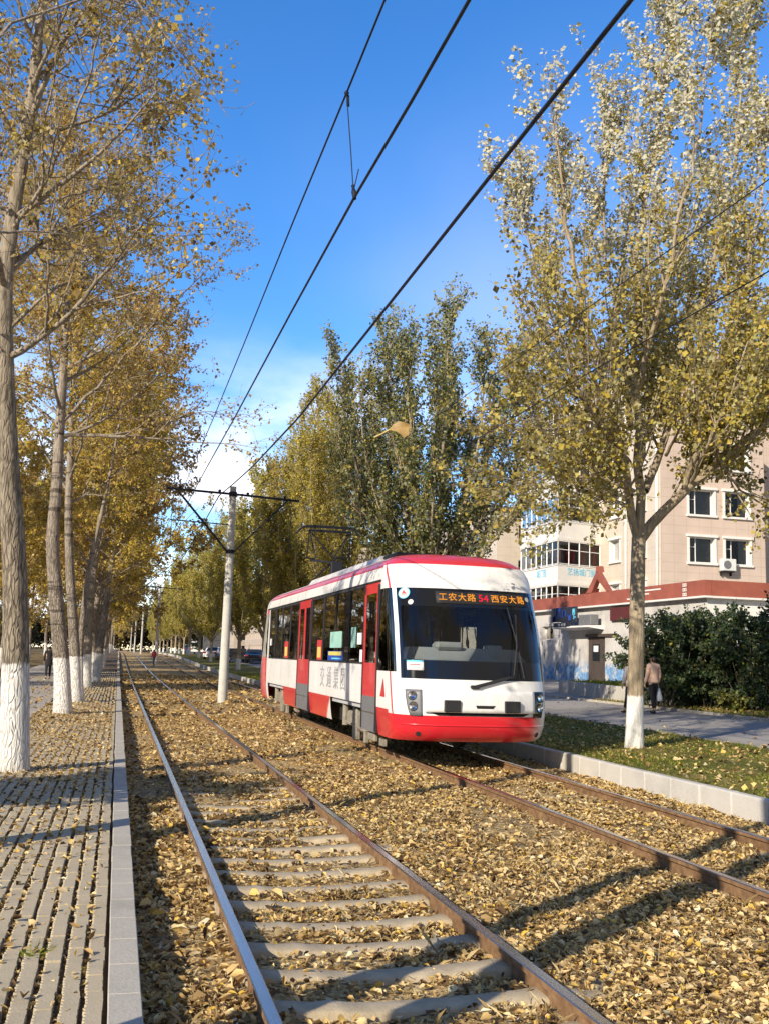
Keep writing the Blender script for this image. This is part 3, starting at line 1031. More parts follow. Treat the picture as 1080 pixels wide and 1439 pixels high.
class Tree:
    def __init__(s, seed):
        s.g = np.random.default_rng(seed)
        s.V = []; s.Q = []; s.n = 0
        s.tw = []                                   # leafy twig segments: a, b, count

    def tube(s, P, Rr, n):
        P = np.asarray(P, float); m_ = len(P)
        T = np.gradient(P, axis=0)
        T /= np.linalg.norm(T, axis=1)[:, None] + 1e-9
        up = np.array([0.31, .2, .93]) if abs(T[0, 2]) < .8 else np.array([1., .1, 0])
        A = up[None] - T * (T @ up)[:, None]
        A /= np.linalg.norm(A, axis=1)[:, None] + 1e-9
        B = np.cross(T, A)
        g = 2 * np.pi * np.arange(n) / n
        ring = A[:, None] * np.cos(g)[None, :, None] + B[:, None] * np.sin(g)[None, :, None]
        Rr = np.asarray(Rr, float)
        if Rr.ndim == 1: Rr = Rr[:, None] * np.ones(n)
        v = P[:, None] + ring * Rr[:, :, None]
        i = np.arange(m_ - 1)[:, None]; k = np.arange(n)[None]
        q = np.stack([i * n + k, i * n + (k + 1) % n, (i + 1) * n + (k + 1) % n, (i + 1) * n + k], -1).reshape(-1, 4) + s.n
        s.V.append(v.reshape(-1, 3)); s.Q.append(q); s.n += m_ * n

    def path(s, pts, n):
        """smooth polyline through points"""
        P = np.array(pts, float)
        d = np.concatenate([[0], np.cumsum(np.linalg.norm(np.diff(P, axis=0), axis=1))])
        u = np.linspace(0, d[-1], n)
        out = np.stack([np.interp(u, d, P[:, k]) for k in range(3)], -1)
        for _ in range(2):
            out[1:-1] = out[1:-1] * .5 + (out[:-2] + out[2:]) * .25
        return out, d[-1]

    def trunk(s, pts, r0, r1, n=28, sides=14, flare=.25, rough=.03):
        P, L = s.path(pts, n)
        t = np.linspace(0, 1, n)
        z = P[:, 2] - P[0, 2]
        rr = r0 + (r1 - r0) * t ** .9 + r0 * flare * np.exp(-z / .35)
        ang = np.arange(sides) / sides * 2 * np.pi
        ph = s.g.uniform(0, 6, 3)
        Rr = rr[:, None] * (1 + rough * np.sin(3 * ang + ph[0] + z[:, None] * .5) + rough * .8 * np.sin(5 * ang + ph[1] - z[:, None] * .8) + s.g.normal(0, rough * .35, (n, sides)))
        P[0, 2] -= .08
        s.tube(P, Rr, sides)
        return P, rr

    def limb(s, pts, r0, r1, n=16, sides=7):
        P, L = s.path(pts, n)
        P[1:-1] += s.g.normal(0, .02, (n - 2, 3)) * L / 6
        rr = r0 + (r1 - r0) * np.linspace(0, 1, n) ** .8
        s.tube(P, rr, sides)
        return P, rr

    def grow(s, p, d, L, r, lvl, K):
        """K: list of per-level dicts"""
        k = K[lvl]
        n = max(3, int(L / k['seg']) + 1)
        P = [np.array(p, float)]; d = unit(d)
        for i in range(n):
            d = unit(d + np.array([0, 0, k['up']]) + s.g.normal(0, k['wob'], 3))
            P.append(P[-1] + d * L / n)
        P = np.array(P)
        rr = np.linspace(r, max(r * .3, .003), n + 1)
        if k.get('sides', 4): s.tube(P, rr, k.get('sides', 4))
        s.kids(P, rr, L, lvl, K)

    def kids(s, P, rr, L, lvl, K, f0=None):
        k = K[lvl]
        n = len(P) - 1
        if k.get('leaf'):
            a0 = int(n * k.get('leaf0', .15))
            for i in range(a0, n):
                s.tw.append((P[i], P[i + 1], k['leaf'] * np.linalg.norm(P[i + 1] - P[i])))
        if lvl + 1 < len(K):
            c = K[lvl + 1]
            m_ = s.g.poisson(L * k['dens'])
            f0 = k.get('f0', .15) if f0 is None else f0
            for _ in range(m_):
                f = f0 + (1 - f0) * s.g.uniform() ** k.get('bias', .9)
                x = f * n; i = min(int(x), n - 1); w = x - i
                p = P[i] * (1 - w) + P[i + 1] * w
                t = unit(P[i + 1] - P[i])
                a = s.g.normal(0, 1, 3); a[2] *= c.get('flat', 1.); a -= t * (a @ t); a = unit(a)
                ang = R(c['ang']) * s.g.uniform(.65, 1.35)
                dd = t * math.cos(ang) + a * math.sin(ang)
                Lc = c['L'] * s.g.uniform(.55, 1.25) * (1 - c.get('tap', .5) * f)
                s.grow(p, dd, Lc, min(rr[i] * .62, c['r'] * Lc), lvl + 1, K)

    def leaves(s, size, rad, down=.5, upn=.3, flip=None, flipdir=None, mult=1.0, keep=None):
        if not s.tw: return None
        A = np.array([t[0] for t in s.tw]); Bv = np.array([t[1] for t in s.tw])
        c = s.g.poisson(np.array([t[2] for t in s.tw]) * mult)
        i = np.repeat(np.arange(len(c)), c); n = len(i)
        p = A[i] + (Bv[i] - A[i]) * s.g.uniform(0, 1, (n, 1))
        off = s.g.normal(0, 1, (n, 3)); off /= np.linalg.norm(off, axis=1)[:, None]
        p = p + off * rad * s.g.uniform(.15, 1, (n, 1))
        if keep is not None:
            k = s.g.uniform(0, 1, n) < keep(p)
            p, off = p[k], off[k]; n = len(p)
        ax = off * .7 + s.g.normal(0, .5, (n, 3)) + np.array([0, 0, -down]); ax /= np.linalg.norm(ax, axis=1)[:, None]
        nr = s.g.normal(0, 1, (n, 3)) + np.array([0, 0, upn])
        if flip is not None:
            nr += VIEWSIDE * .55
            k = s.g.uniform(0, 1, n) < flip(p)
            nr[k] = -np.asarray(flipdir) * 1.6 + s.g.normal(0, .55, (int(k.sum()), 3))
        nr -= ax * (nr * ax).sum(1)[:, None]; nr /= np.linalg.norm(nr, axis=1)[:, None] + 1e-9
        sd = np.cross(nr, ax)
        L = (size * s.g.lognormal(0, .25, n))[:, None]
        w = L * s.g.uniform(.36, .48, (n, 1))
        fo = nr * L * s.g.normal(.06, .08, (n, 1))
        v = np.stack([p, p + ax * L * .42 + sd * w + fo, p + ax * L, p + ax * L * .42 - sd * w + fo], 1).reshape(-1, 3)
        t = np.array([[0, 2, 1], [0, 3, 2]])
        return v, (t[None] + 4 * np.arange(n)[:, None, None]).reshape(-1, 3)

    def build(s, name, loc, bark_m, leaf_m, leafargs, rz=0.):
        root = empty(name, loc, rz)
        np_mesh('trunk', np.concatenate(s.V), None, bark_m, root, quads=np.concatenate(s.Q))
        lv = s.leaves(**leafargs)
        if lv is not None:
            np_mesh('crown', lv[0], lv[1], leaf_m, root, smooth=False)
        return root


VIEWSIDE = unit([-.55, -.78, .28])          # towards the wind-turned, sunlit side


# --- the big silver poplar beside the tram
def hero_tree():
    T = Tree(21)
    base = np.array([9.53, 18.1, .27])
    def q(px, py, dy=0.):
        p = at(px, py, 18.1 + dy); return (np.array(p) - base)
    tr, rr = T.trunk([(0, 0, -.05), q(892, 970), q(894, 900), q(895, 830), q(897, 755)], .165, .135, 26, 16, .18)
    fork = tr[-1]
    K = [dict(dens=4.6, f0=.06, bias=.8),
         dict(ang=32, L=2.2, r=.013, seg=.25, up=.11, wob=.07, sides=5, dens=5.2, f0=.08, tap=.40, leaf=18, leaf0=.15),
         dict(ang=38, L=.75, r=.009, seg=.2, up=.10, wob=.10, sides=3, tap=.4, leaf=54, leaf0=.05)]
    limbs = [
        ([fork, q(893, 640, .2), q(893, 520, .3), q(895, 420, .4), q(902, 300, .5), q(925, 150, .6), q(945, 10, .6), q(955, -120, .6)], .10, .015),
        ([fork + [0, 0, -.1], q(872, 655, -.1), q(855, 570, -.4), q(825, 450, -.8), q(800, 340, -1.0), q(785, 240, -1.1), q(775, 150, -1.1)], .095, .012),
        ([q(868, 640, -.1), q(815, 540, .5), q(768, 430, .9), q(742, 330, 1.0), q(728, 265, 1.0)], .05, .01),
        ([fork + [.02, 0, -.05], q(940, 705, -.2), q(985, 668, -.5), q(1030, 632, -.8), q(1080, 590, -1.0), q(1130, 510, -1.1), q(1150, 380, -1.1)], .115, .02),
        ([q(905, 690, .1), q(935, 610, .6), q(965, 500, 1.0), q(1000, 380, 1.3), q(1030, 240, 1.5), q(1045, 90, 1.5), q(1060, -60, 1.5)], .085, .013),
        ([q(885, 600, .3), q(872, 480, 1.2), q(850, 360, 1.6), q(845, 240, 1.7), q(850, 130, 1.7)], .06, .01),
        ([q(960, 690, -.35), q(1000, 560, -1.2), q(1035, 430, -1.6), q(1065, 300, -1.8), q(1085, 150, -1.8)], .06, .01),
        ([q(893, 560, .3), q(925, 440, -.8), q(955, 300, -1.3), q(985, 160, -1.4), q(1000, 30, -1.4)], .055, .01),
        ([q(890, 690, -.1), q(850, 660, -.8), q(800, 640, -1.4), q(755, 600, -1.8), q(735, 560, -2.0)], .04, .01),
        ([q(886, 700, .2), q(835, 690, 1.0), q(785, 668, 1.6), q(735, 640, 2.0)], .035, .01),
        ([q(880, 660, .2), q(830, 610, 1.3), q(790, 560, 2.2), q(760, 500, 2.6)], .045, .01),
        ([q(900, 650, .1), q(920, 560, 1.6), q(945, 470, 2.4), q(960, 350, 2.7)], .05, .01),
        ([q(884, 650, -.1), q(840, 600, -1.4), q(800, 520, -2.0), q(770, 430, -2.2)], .045, .01),
        ([q(970, 680, -.4), q(985, 640, -1.4), q(1020, 570, -2.2), q(1050, 480, -2.5)], .045, .01),
        ([q(884, 690, 0), q(840, 668, .5), q(780, 672, .9), q(735, 675, 1.1), q(705, 688, 1.2)], .03, .007),
        ([q(880, 665, -.1), q(830, 650, -1.0), q(795, 655, -1.6), q(765, 668, -1.9), q(745, 682, -2.0)], .03, .007),
        ([q(886, 715, 0), q(850, 700, .6), q(825, 702, 1.0), q(800, 712, 1.2), q(785, 722, 1.2)], .025, .006),
        ([q(886, 712, 0), q(860, 700, -.6), q(840, 702, -1.0), q(820, 712, -1.2), q(806, 722, -1.2)], .022, .006),
        ([q(868, 640, -.1), q(810, 600, .3), q(750, 585, .6), q(700, 600, .8)], .03, .007),
        ([q(960, 690, -.3), q(985, 630, .8), q(1020, 590, 1.6), q(1070, 570, 2.0)], .04, .01),
        ([q(1000, 660, -.6), q(1015, 600, -1.2), q(1060, 560, -1.8), q(1110, 540, -2.1)], .04, .01),
        ([q(935, 640, .4), q(960, 590, -.6), q(990, 560, -1.0), q(1030, 530, -1.3)], .035, .01),
        ([q(1010, 650, -.7), q(1040, 690, -.6), q(1080, 715, -.5), q(1125, 715, -.4)], .03, .008),
    ]
    for pts, r0, r1 in limbs:
        P, rad = T.limb(pts, r0, r1, 20, 9)
        L = float(np.linalg.norm(np.diff(P, axis=0), axis=1).sum())
        T.kids(P, rad, L, 0, K)
    def flip(p):
        return np.clip((p[:, 2] - 8.8) / 3.4, 0, 1) * np.clip(.60 - (p[:, 0] - .6) * .16, .10, .85)
    o = T.build('poplar_tree', tuple(base), M['bark_right'], M['leaf_silver'], dict(size=.078, rad=.13, down=.35, flip=flip, flipdir=VIEWSIDE, mult=.95, keep=lambda p: .9 * np.maximum(.38 + .45 * np.clip((p[:, 2] - 7.0) / 4.5, 0, 1), .78 * np.clip(p[:, 0] + .2, 0, 1))))
    tag(o, 'tallest silver-leaved poplar with forked smooth trunk standing in grass beside the tram', 'tree', 'poplars along the right verge')


hero_tree()


def vase_tree(name, seed, H, fork, nl, spread, bark_m, leaf_m, lsize, mult, lod, loc, rz=0., lean=(0, 0), silver=None, dens=1., low=True):
    """poplar whose many limbs rise steeply from a short trunk"""
    T = Tree(seed)
    g = T.g
    top = np.array([lean[0], lean[1], fork])
    r0 = .17 + .002 * H
    tr, rr = T.trunk([(0, 0, -.1), top * [.3, .3, .4], top], r0, r0 * .78, 14, 10 if lod == 0 else 7, .2)
    K = [dict(dens=(4.2 if lod == 0 else 3.0) * dens, f0=.05, bias=.85),
         dict(ang=26, L=1.9, r=.012, seg=.35, up=.13, wob=.07, sides=4 if lod == 0 else 3, dens=3.6 if lod == 0 else 2.2, f0=.1, tap=.35, leaf=14, leaf0=.1),
         dict(ang=34, L=.75, r=.008, seg=.3, up=.12, wob=.1, sides=3 if lod == 0 else 0, tap=.4, leaf=46, leaf0=.0)]
    for i in range(nl):
        a = i * 2.399 + g.uniform(-.3, .3)
        f = (i + .5) / nl
        rad = spread * math.sqrt(f) * g.uniform(.8, 1.1)
        zt = H * (1 - .30 * f ** 1.6) * g.uniform(.9, 1.0)
        c, s_ = math.cos(a), math.sin(a)
        z0 = fork * (1 - .25 * f) if low else fork
        p0 = np.array([lean[0] * z0 / fork, lean[1] * z0 / fork, z0])
        pts = [p0, p0 + [c * rad * .35, s_ * rad * .35, (zt - z0) * .14], p0 + [c * rad * .75, s_ * rad * .75, (zt - z0) * .40],
               p0 + [c * rad * .98, s_ * rad * .98, (zt - z0) * .72], p0 + [c * rad * 1.04, s_ * rad * 1.04, zt - z0]]
        P, ra = T.limb(pts, r0 * (.55 - .25 * f), .01, 14, 6 if lod == 0 else 4)
        T.kids(P, ra, float(np.linalg.norm(np.diff(P, axis=0), axis=1).sum()), 0, K)
    fl = None
    if silver is not None:
        fl = lambda p: np.clip((p[:, 2] - silver) / 3., 0, .75)
    return T.build(name, loc, bark_m, leaf_m, dict(size=lsize, rad=.13 if lod == 0 else .2, down=.3, mult=mult, flip=fl, flipdir=VIEWSIDE), rz)


RX = 9.55
G_R = 'poplars along the right verge'
def base_r(Y): return (RX, Y, float(zr(RX)) + float(zb(Y)) - .02)
o = vase_tree('poplar_tree', 31, 13.2, 4.4, 20, 4.3, M['bark_right'], M['leaf_green'], .086, .78, 0, base_r(32.2), 0., (.2, 0), 11.0)
tag(o, 'dark green poplar with spreading limbs rising right behind the tram roof', 'tree', G_R)
v1 = vase_tree('poplar_tree', 33, 15.6, 3.6, 16, 2.5, M['bark_right'], M['leaf_olive'], .088, .68, 0, base_r(47), 0.)
tag(v1, 'olive-yellow poplar with plume-like tops just left of the dark green poplar', 'tree', G_R)
v2 = vase_tree('poplar_tree', 35, 15.0, 3.2, 15, 2.3, M['bark_right'], M['leaf_olive'], .10, .62, 0, base_r(58), 1.)
tag(v2, 'yellow poplar behind the pantograph of the tram', 'tree', G_R)
v3 = vase_tree('poplar_tree', 37, 14.0, 3.0, 12, 2.9, M['bark_right'], M['leaf_olive'], .15, .65, 1, base_r(70), 1.)
tag(v3, 'yellow poplar above the rear end of the tram, behind the concrete pole top', 'tree', G_R)
labs = {85: 'slim poplar with white base just left of the tram tail', 95: 'poplar with white base right of the concrete pole foot', 111: 'poplar with white base left of the concrete pole, by the truck',
        128: 'shady poplar with grey base left of the white truck', 146: 'wide golden poplar with vase-shaped crown left of the truck, its base white',
        158: 'golden poplar overlapping the vase-shaped one on its left'}
for i, Y in enumerate((85, 95, 111, 128, 146, 158)):
    c = copy_tree((v3, v2, v3)[i % 3] if Y < 140 else v3)
    c.location = base_r(Y); c.rotation_euler = (0, 0, 1.3 * i + .4)
    s = .92 + .1 * math.sin(i * 2.1) + (.16 if Y == 146 else 0); c.scale = (s, s, s)
    tag(c, labs[Y], 'tree', G_R)
for i, Y in enumerate((170, 182, 196, 212, 230, 250, 275, 300)):
    c = copy_tree(v3)
    c.location = base_r(Y); c.rotation_euler = (0, 0, .9 * i)
    s = .95 + .1 * math.sin(i * 1.7); c.scale = (s, s, s)
    tag(c, 'tiny white-footed poplar in the far close row towards the end of the tracks', 'tree', 'far poplars at the end of the right verge')


# --- the left row
LK = [dict(dens=3.6, f0=.10, bias=.8),
      dict(ang=48, L=2.1, r=.012, seg=.25, up=.03, wob=.11, sides=4, dens=3.6, f0=.15, tap=.35, leaf=10, leaf0=.25),
      dict(ang=48, L=.85, r=.010, seg=.2, up=.02, wob=.14, sides=3, tap=.3, leaf=40, leaf0=.05)]


def left_tree(seed, loc, trunk_pts, r0, limbs=(), z0=5.5, nl=16, H=15., reach=3.2, bark_m=None, leaf_m=None, lsize=.085, mult=1., lod=0, rz=0., K=None, avoid=None, side=1.0, name='poplar_tree', extra_stems=()):
    T = Tree(seed); g = T.g
    K = K or LK
    if lod:
        K = [dict(K[0], dens=K[0]['dens'] * .8), dict(K[1], sides=3, dens=K[1]['dens'] * .7), dict(K[2], sides=0, L=1.0)]
    P, rr = T.trunk(trunk_pts, r0, .03, 44 if lod == 0 else 20, 14 if lod == 0 else 8, .18, .03)
    for pts, ra in extra_stems:
        P2, r2 = T.trunk(pts, ra, .025, 26, 10, .15)
        T.kids(P2, r2, 6., 0, K, .5)
    for pts, ra in limbs:
        P2, r2 = T.limb(pts, ra, .004, 18, 6)
        KL = [K[0], dict(K[1], leaf=K[1]['leaf'] * .4, L=K[1]['L'] * .85), dict(K[2], leaf=K[2]['leaf'] * .4)]
        T.kids(P2, r2, float(np.linalg.norm(np.diff(P2, axis=0), axis=1).sum()) * .85, 0, KL)
    zs = P[:, 2]
    for i in range(nl):
        z = z0 + (zs[-1] - z0) * ((i + g.uniform(0, .8)) / nl) ** .95
        j = int(np.argmin(np.abs(zs - z)))
        a = i * 2.4 + g.uniform(-.5, .5)
        f = (z - z0) / (zs[-1] - z0)
        L = reach * (1 - .55 * f) * g.uniform(.75, 1.15)
        el = R(g.uniform(22, 48))
        c, s_ = math.cos(a) * (side if math.cos(a) > 0 else 1), math.sin(a)
        d = np.array([c * math.cos(el), s_ * math.cos(el), math.sin(el)])
        p = P[j]
        bend = g.normal(0, .18, 3)
        pts = [p, p + d * L * .35, p + d * L * .7 + bend * .6 + [0, 0, .10 * L], p + d * L + bend + [0, 0, .26 * L]]
        P2, r2 = T.limb(pts, min(rr[j] * .5, .055), .008, 12, 6 if lod == 0 else 4)
        T.kids(P2, r2, L, 0, K)
    return T.build(name, loc, bark_m or M['bark_left'], leaf_m or M['leaf_gold'], dict(size=lsize, rad=.12 if lod == 0 else .2, down=.6, upn=.2, mult=mult), rz)


LX = -1.27
G_L = 'whitewashed poplars along the left pavement'
def base_l(Y, X=LX): return np.array([X, Y, .14 + float(zb(Y))])
def rel(px, py, Y, b): return np.array(at(px, py, Y)) - b

# first tree, rough bark, leaning trunk
b1 = base_l(15.3)
r1 = lambda px, py, dy=0.: rel(px, py, 15.3 + dy, b1)
o = left_tree(41, tuple(b1), [(0, 0, -.1), r1(23, 942), r1(21, 800), r1(11, 650), r1(7, 556), r1(5, 390), r1(30, 233), r1(43, 155), r1(60, 0), r1(75, -120), r1(95, -280)], .205,
              limbs=[([r1(40, 180), r1(75, 80, -.2), r1(100, 40, -.4), r1(132, 0, -.6), r1(180, -90, -.8)], .06),
                     ([r1(12, 330), r1(70, 250, -.5), r1(125, 120, -1.0), r1(150, 0, -1.2), r1(160, -80, -1.2)], .035),
                     ([r1(8, 395), r1(60, 330, .2), r1(130, 310, .5), r1(200, 255, .7), r1(250, 225, .8)], .03),
                     ([r1(10, 300), r1(80, 280, .6), r1(150, 262, 1.0), r1(215, 250, 1.2)], .03),
                     ([r1(6, 470), r1(80, 400, -.3), r1(150, 385, -.5), r1(205, 330, -.5), r1(245, 335, -.5)], .03)],
              z0=5.6, nl=22, reach=2.7, bark_m=M['bark_near'], mult=.62, lsize=.07, leaf_m=M['leaf_mix'])
tag(o, 'nearest big poplar on the left pavement, rough brown trunk with white base', 'tree', G_L)

# a tree just outside the frame whose boughs hang in at the upper left
b0 = base_l(9.0, -1.9)
r_ = lambda px, py, dy=0.: rel(px, py, 10.2 + dy, b0)
KS = [dict(LK[0], dens=4.2, f0=.3), dict(LK[1], dens=5.5, L=.75, leaf=1.5, r=.009), dict(LK[2], leaf=5, L=.35, r=.007, seg=.12)]
o = left_tree(43, tuple(b0), [(0, 0, -.1), (-.15, 0, 3), (-.35, -.1, 6), (-.4, -.2, 9), (-.3, -.2, 13)], .19,
              limbs=[([(-.3, -.1, 6.6), r_(90, -120), r_(175, -10), r_(245, 65), r_(296, 135), r_(322, 165)], .035),
                     ([(-.3, -.1, 6.0), r_(40, 20), r_(130, -10, .2), r_(230, 20, .3), r_(300, 75, .3)], .03),
                     ([(-.3, -.1, 5.2), r_(20, 330), r_(90, 320, .3), r_(160, 400, .5)], .025)],
              z0=6.5, nl=9, reach=2.2, bark_m=M['bark_left'], leaf_m=M['leaf_brown'], mult=.9, lsize=.08, K=KS, side=.5)
tag(o, 'poplar out of frame whose thin bare twigs hang against the blue sky at upper left', 'tree', G_L)

# second tree
b2 = base_l(28.3, -1.26)
r2_ = lambda px, py, dy=0.: rel(px, py, 28.3 + dy, b2)
o = left_tree(45, tuple(b2), [(0, 0, -.1), r2_(88, 942), r2_(78, 830), r2_(73, 760), r2_(80, 690), r2_(84, 600), r2_(88, 540), r2_(96, 400), r2_(110, 250), r2_(118, 160)], .225,
              limbs=[([r2_(88, 612), r2_(180, 612, -.4), r2_(240, 618, -.8), r2_(300, 622, -1.0), r2_(372, 630, -1.3)], .065),
                     ([r2_(150, 612, -.3), r2_(220, 600, 0), r2_(290, 575, .2), r2_(330, 590, .2), r2_(360, 600, .2)], .035),
                     ([r2_(90, 590), r2_(160, 520, .3), r2_(230, 440, .6), r2_(290, 380, .8), r2_(330, 345, .8)], .06)],
              z0=7.0, nl=24, reach=3.8, leaf_m=M['leaf_brown'], lsize=.078, mult=.82)
tag(o, 'second poplar along the left pavement, pale trunk with dark rings and white base', 'tree', G_L)
b3 = base_l(34.6, -1.18)
r3_ = lambda px, py, dy=0.: rel(px, py, 34.6 + dy, b3)
o = left_tree(47, tuple(b3), [(0, 0, -.1), r3_(106, 920), r3_(98, 800), r3_(96, 720), r3_(99, 645), r3_(102, 540), r3_(108, 430), r3_(118, 300)], .19,
              extra_stems=[([(.12, .6, -.1), r3_(112, 930, .6), r3_(116, 870, .6), r3_(124, 800, .6), r3_(140, 735, .6), r3_(150, 690, .6), r3_(160, 640, .6), r3_(178, 540, .6)], .12)],
              z0=6.0, nl=24, reach=4.4, lsize=.086, mult=.88)
tag(o, 'third poplar along the left pavement with a slim second stem leaning right', 'tree', G_L)
t4 = left_tree(49, tuple(base_l(47.5)), [(0, 0, -.1), (-.1, 0, 3), (.1, .1, 7), (.5, 0, 11), (.6, .2, 16)], .25, z0=4.2, nl=26, H=16, reach=4.8, lsize=.098, mult=.85)
tag(t4, 'fourth poplar in the left row, twin white foot just past the leaning stem', 'tree', G_L)
t5 = left_tree(51, tuple(base_l(54.5, -1.0)), [(0, 0, -.1), (.2, 0, 3), (.5, .1, 7), (.4, 0, 11), (.7, .2, 15)], .22, z0=3.8, nl=24, H=15, reach=4.8, lsize=.145, mult=.85, lod=1, leaf_m=M['leaf_brown'])
tag(t5, 'fifth poplar in the left row, brown-leaved, closely behind the fourth', 'tree', G_L)
t6 = left_tree(53, tuple(base_l(62)), [(0, 0, -.1), (-.2, 0, 3), (.2, .1, 7), (.6, 0, 11), (.5, .2, 15)], .23, z0=3.5, nl=24, H=15, reach=4.8, lsize=.15, mult=.85, lod=1)
tag(t6, 'sixth poplar in the left row, gold-leaved with dark trunk', 'tree', G_L)
for i, (Y, lab) in enumerate(((70, 'seventh poplar in the left row, one of the close-set white feet'), (78, 'eighth poplar in the left row, near the vanishing kerb'),
                              (88, 'ninth poplar in the left row, small white foot by the kerb'), (99, 'tenth poplar in the left row, pale upright trunk near the kerb end'))):
    c = copy_tree((t6, t5)[i % 2]); c.location = tuple(base_l(Y, LX + .1 * math.sin(i))); c.rotation_euler = (0, 0, 1.1 * i + .7)
    tag(c, lab, 'tree', G_L)
for i, Y in enumerate((112, 126, 142, 160, 180, 203, 230, 260, 300)):
    c = copy_tree((t5, t6)[i % 2]); c.location = tuple(base_l(Y)); c.rotation_euler = (0, 0, 1.7 * i)
    c.scale = (1, 1, .95)
    tag(c, 'tiny far poplar where the left row closes in on the tracks', 'tree', 'far poplars at the end of the left row')
# second row on the far side of the footpath
for i, (X, Y) in enumerate(((-8.2, 44), (-8.5, 57), (-8.0, 70), (-8.6, 84), (-8.2, 99), (-9, 115), (-8.4, 132))):
    c = copy_tree((t6, t5)[i % 2]); c.location = (X, Y, float(zb(Y)) + .05); c.rotation_euler = (0, 0, 2.1 * i + .3)
    if i < 2:
        tag(c, ('poplar across the footpath whose gold foliage shows left of the nearest trunk', 'poplar across the footpath, its white foot just left of the walker in black')[i], 'tree', 'poplars beyond the left footpath')
    else:
        tag(c, 'poplar in the far line across the footpath, half hidden behind the front row', 'tree', 'poplars beyond the left footpath')
for i, (X, Y) in enumerate(((-15, 40), (-17, 55), (-14.5, 68), (-18, 82), (-16, 100))):
    c = copy_tree((t5, t6)[i % 2]); c.location = (X, Y, 0.05 + float(zb(Y))); c.rotation_euler = (0, 0, 1.3 * i + .9)
    tag(c, 'background poplar seen only as leaves far left between the trunks', 'tree', 'background trees far left')

# a tree behind the viewer whose twin stem throws the two dark bands across the lower right
bb = (-1.3, 2.9, .14)
T = Tree(61)
P, rr = T.trunk([(0, .12, -.1), (0, .15, 3), (-.1, .1, 6), (0, .1, 11)], .2, .05, 16, 10, .15)
P2, r2 = T.trunk([(0, .85, -.1), (0, .88, 3), (-.1, 1.0, 6), (-.2, 1.3, 10)], .15, .05, 16, 10, .15)
KS2 = [dict(LK[0], dens=1.1), dict(LK[1], dens=1.8), dict(LK[2], leaf=10)]
T.kids(P, rr, 10., 0, KS2, .55); T.kids(P2, r2, 8., 0, KS2, .6)
o = T.build('poplar_tree', bb, M['bark_left'], M['leaf_brown'], dict(size=.08, rad=.12, down=.5, mult=.7))
tag(o, 'twin-stemmed poplar beside the viewer that casts the two dark bands on the leaves', 'tree', G_L)


# small tree left of the frame: its low crown shades the pavement by the first trunk
T = Tree(63)
P, rr = T.trunk([(0, 0, -.1), (0, .05, 1.4), (.1, 0, 2.9)], .09, .02, 12, 8, .15)
KS3 = [dict(dens=9, f0=.4), dict(ang=60, L=1.5, r=.012, seg=.25, up=.0, wob=.1, sides=4, dens=6, leaf=30), dict(ang=50, L=.7, r=.007, seg=.2, up=.0, wob=.12, sides=3, leaf=100)]
T.kids(P, rr, 4.3, 0, KS3)
for _v in T.V: _v *= 1.35
T.tw = [(a_ * 1.35, b_ * 1.35, c_ * 1.6) for a_, b_, c_ in T.tw]
o = T.build('small_tree', (-5.3, 9.9, .14), M['bark_left'], M['leaf_brown'], dict(size=.09, rad=.12, down=.5, mult=1.))
tag(o, 'small tree left of the frame whose shade falls across the paving at the first trunk', 'tree')


def far_woods():
    g = np.random.default_rng(99)
    C = []
    for k in range(46): C.append((g.uniform(-60, -24), 25 + k * 7.5 + g.uniform(-3, 3), g.uniform(3.2, 6), g.uniform(7, 12)))
    for k in range(40): C.append((-80 + k * 4 + g.uniform(-2, 2), 390 + g.uniform(-30, 30), g.uniform(4.5, 7), g.uniform(10, 17)))
    V = []
    for (x, y, r, h) in C:
        n = 2600
        a = g.normal(0, 1, (n, 3)); a /= np.linalg.norm(a, axis=1)[:, None]
        rad = g.uniform(.35, 1., (n, 1)) * (1 + .25 * np.sin(a[:, :1] * 5 + x) * np.sin(a[:, 2:] * 4 + y))
        p = np.array([x, y, h * .52 + float(zb(y))]) + a * rad * [r, r, h * .52]
        ax = g.normal(0, 1, (n, 3)); ax /= np.linalg.norm(ax, axis=1)[:, None]
        nr = a + g.normal(0, .6, (n, 3)); sd = np.cross(nr, ax); sd /= np.linalg.norm(sd, axis=1)[:, None] + 1e-9
        s_ = g.uniform(.5, 1.1, (n, 1))
        V.append(np.stack([p - ax * s_ * .5, p + sd * s_ * .4, p + ax * s_ * .5, p - sd * s_ * .4], 1).reshape(-1, 3))
    V = np.concatenate(V); n = len(V) // 4
    t = (np.array([[0, 2, 1], [0, 3, 2]])[None] + 4 * np.arange(n)[:, None, None]).reshape(-1, 3)
    tag(np_mesh('far_woods', V, t, M['leaf_far'], smooth=False), kind='stuff')


far_woods()


# ------------------------------------------------------------------ lettering
def text_mesh(name, body, size, mat, parent, depth=.004):
    """flat lettering in the XY plane, centred; converted to a mesh"""
    cu = bpy.data.curves.new(name, 'FONT')
    cu.body = body; cu.size = size; cu.align_x = 'CENTER'; cu.align_y = 'CENTER'; cu.extrude = depth; cu.resolution_u = 3
    to = bpy.data.objects.new(name, cu)
    COL.objects.link(to)
    dg = bpy.context.evaluated_depsgraph_get(); dg.update()
    me = bpy.data.meshes.new_from_object(to.evaluated_get(dg))
    COL.objects.unlink(to); bpy.data.objects.remove(to)
    me.name = name
    me.materials.clear(); me.materials.append(mat)
    o = bpy.data.objects.new(name, me)
    COL.objects.link(o)
    if parent is not None: o.parent = parent
    return o


def place_text(o, loc, xdir, zdir):
    """lettering runs along xdir, its top towards zdir"""
    x = Vector(xdir).normalized(); z = Vector(zdir).normalized(); n = x.cross(z).normalized(); z = n.cross(x)
    mt = Matrix((x, z, n)).transposed().to_4x4(); mt.translation = loc
    o.matrix_local = mt


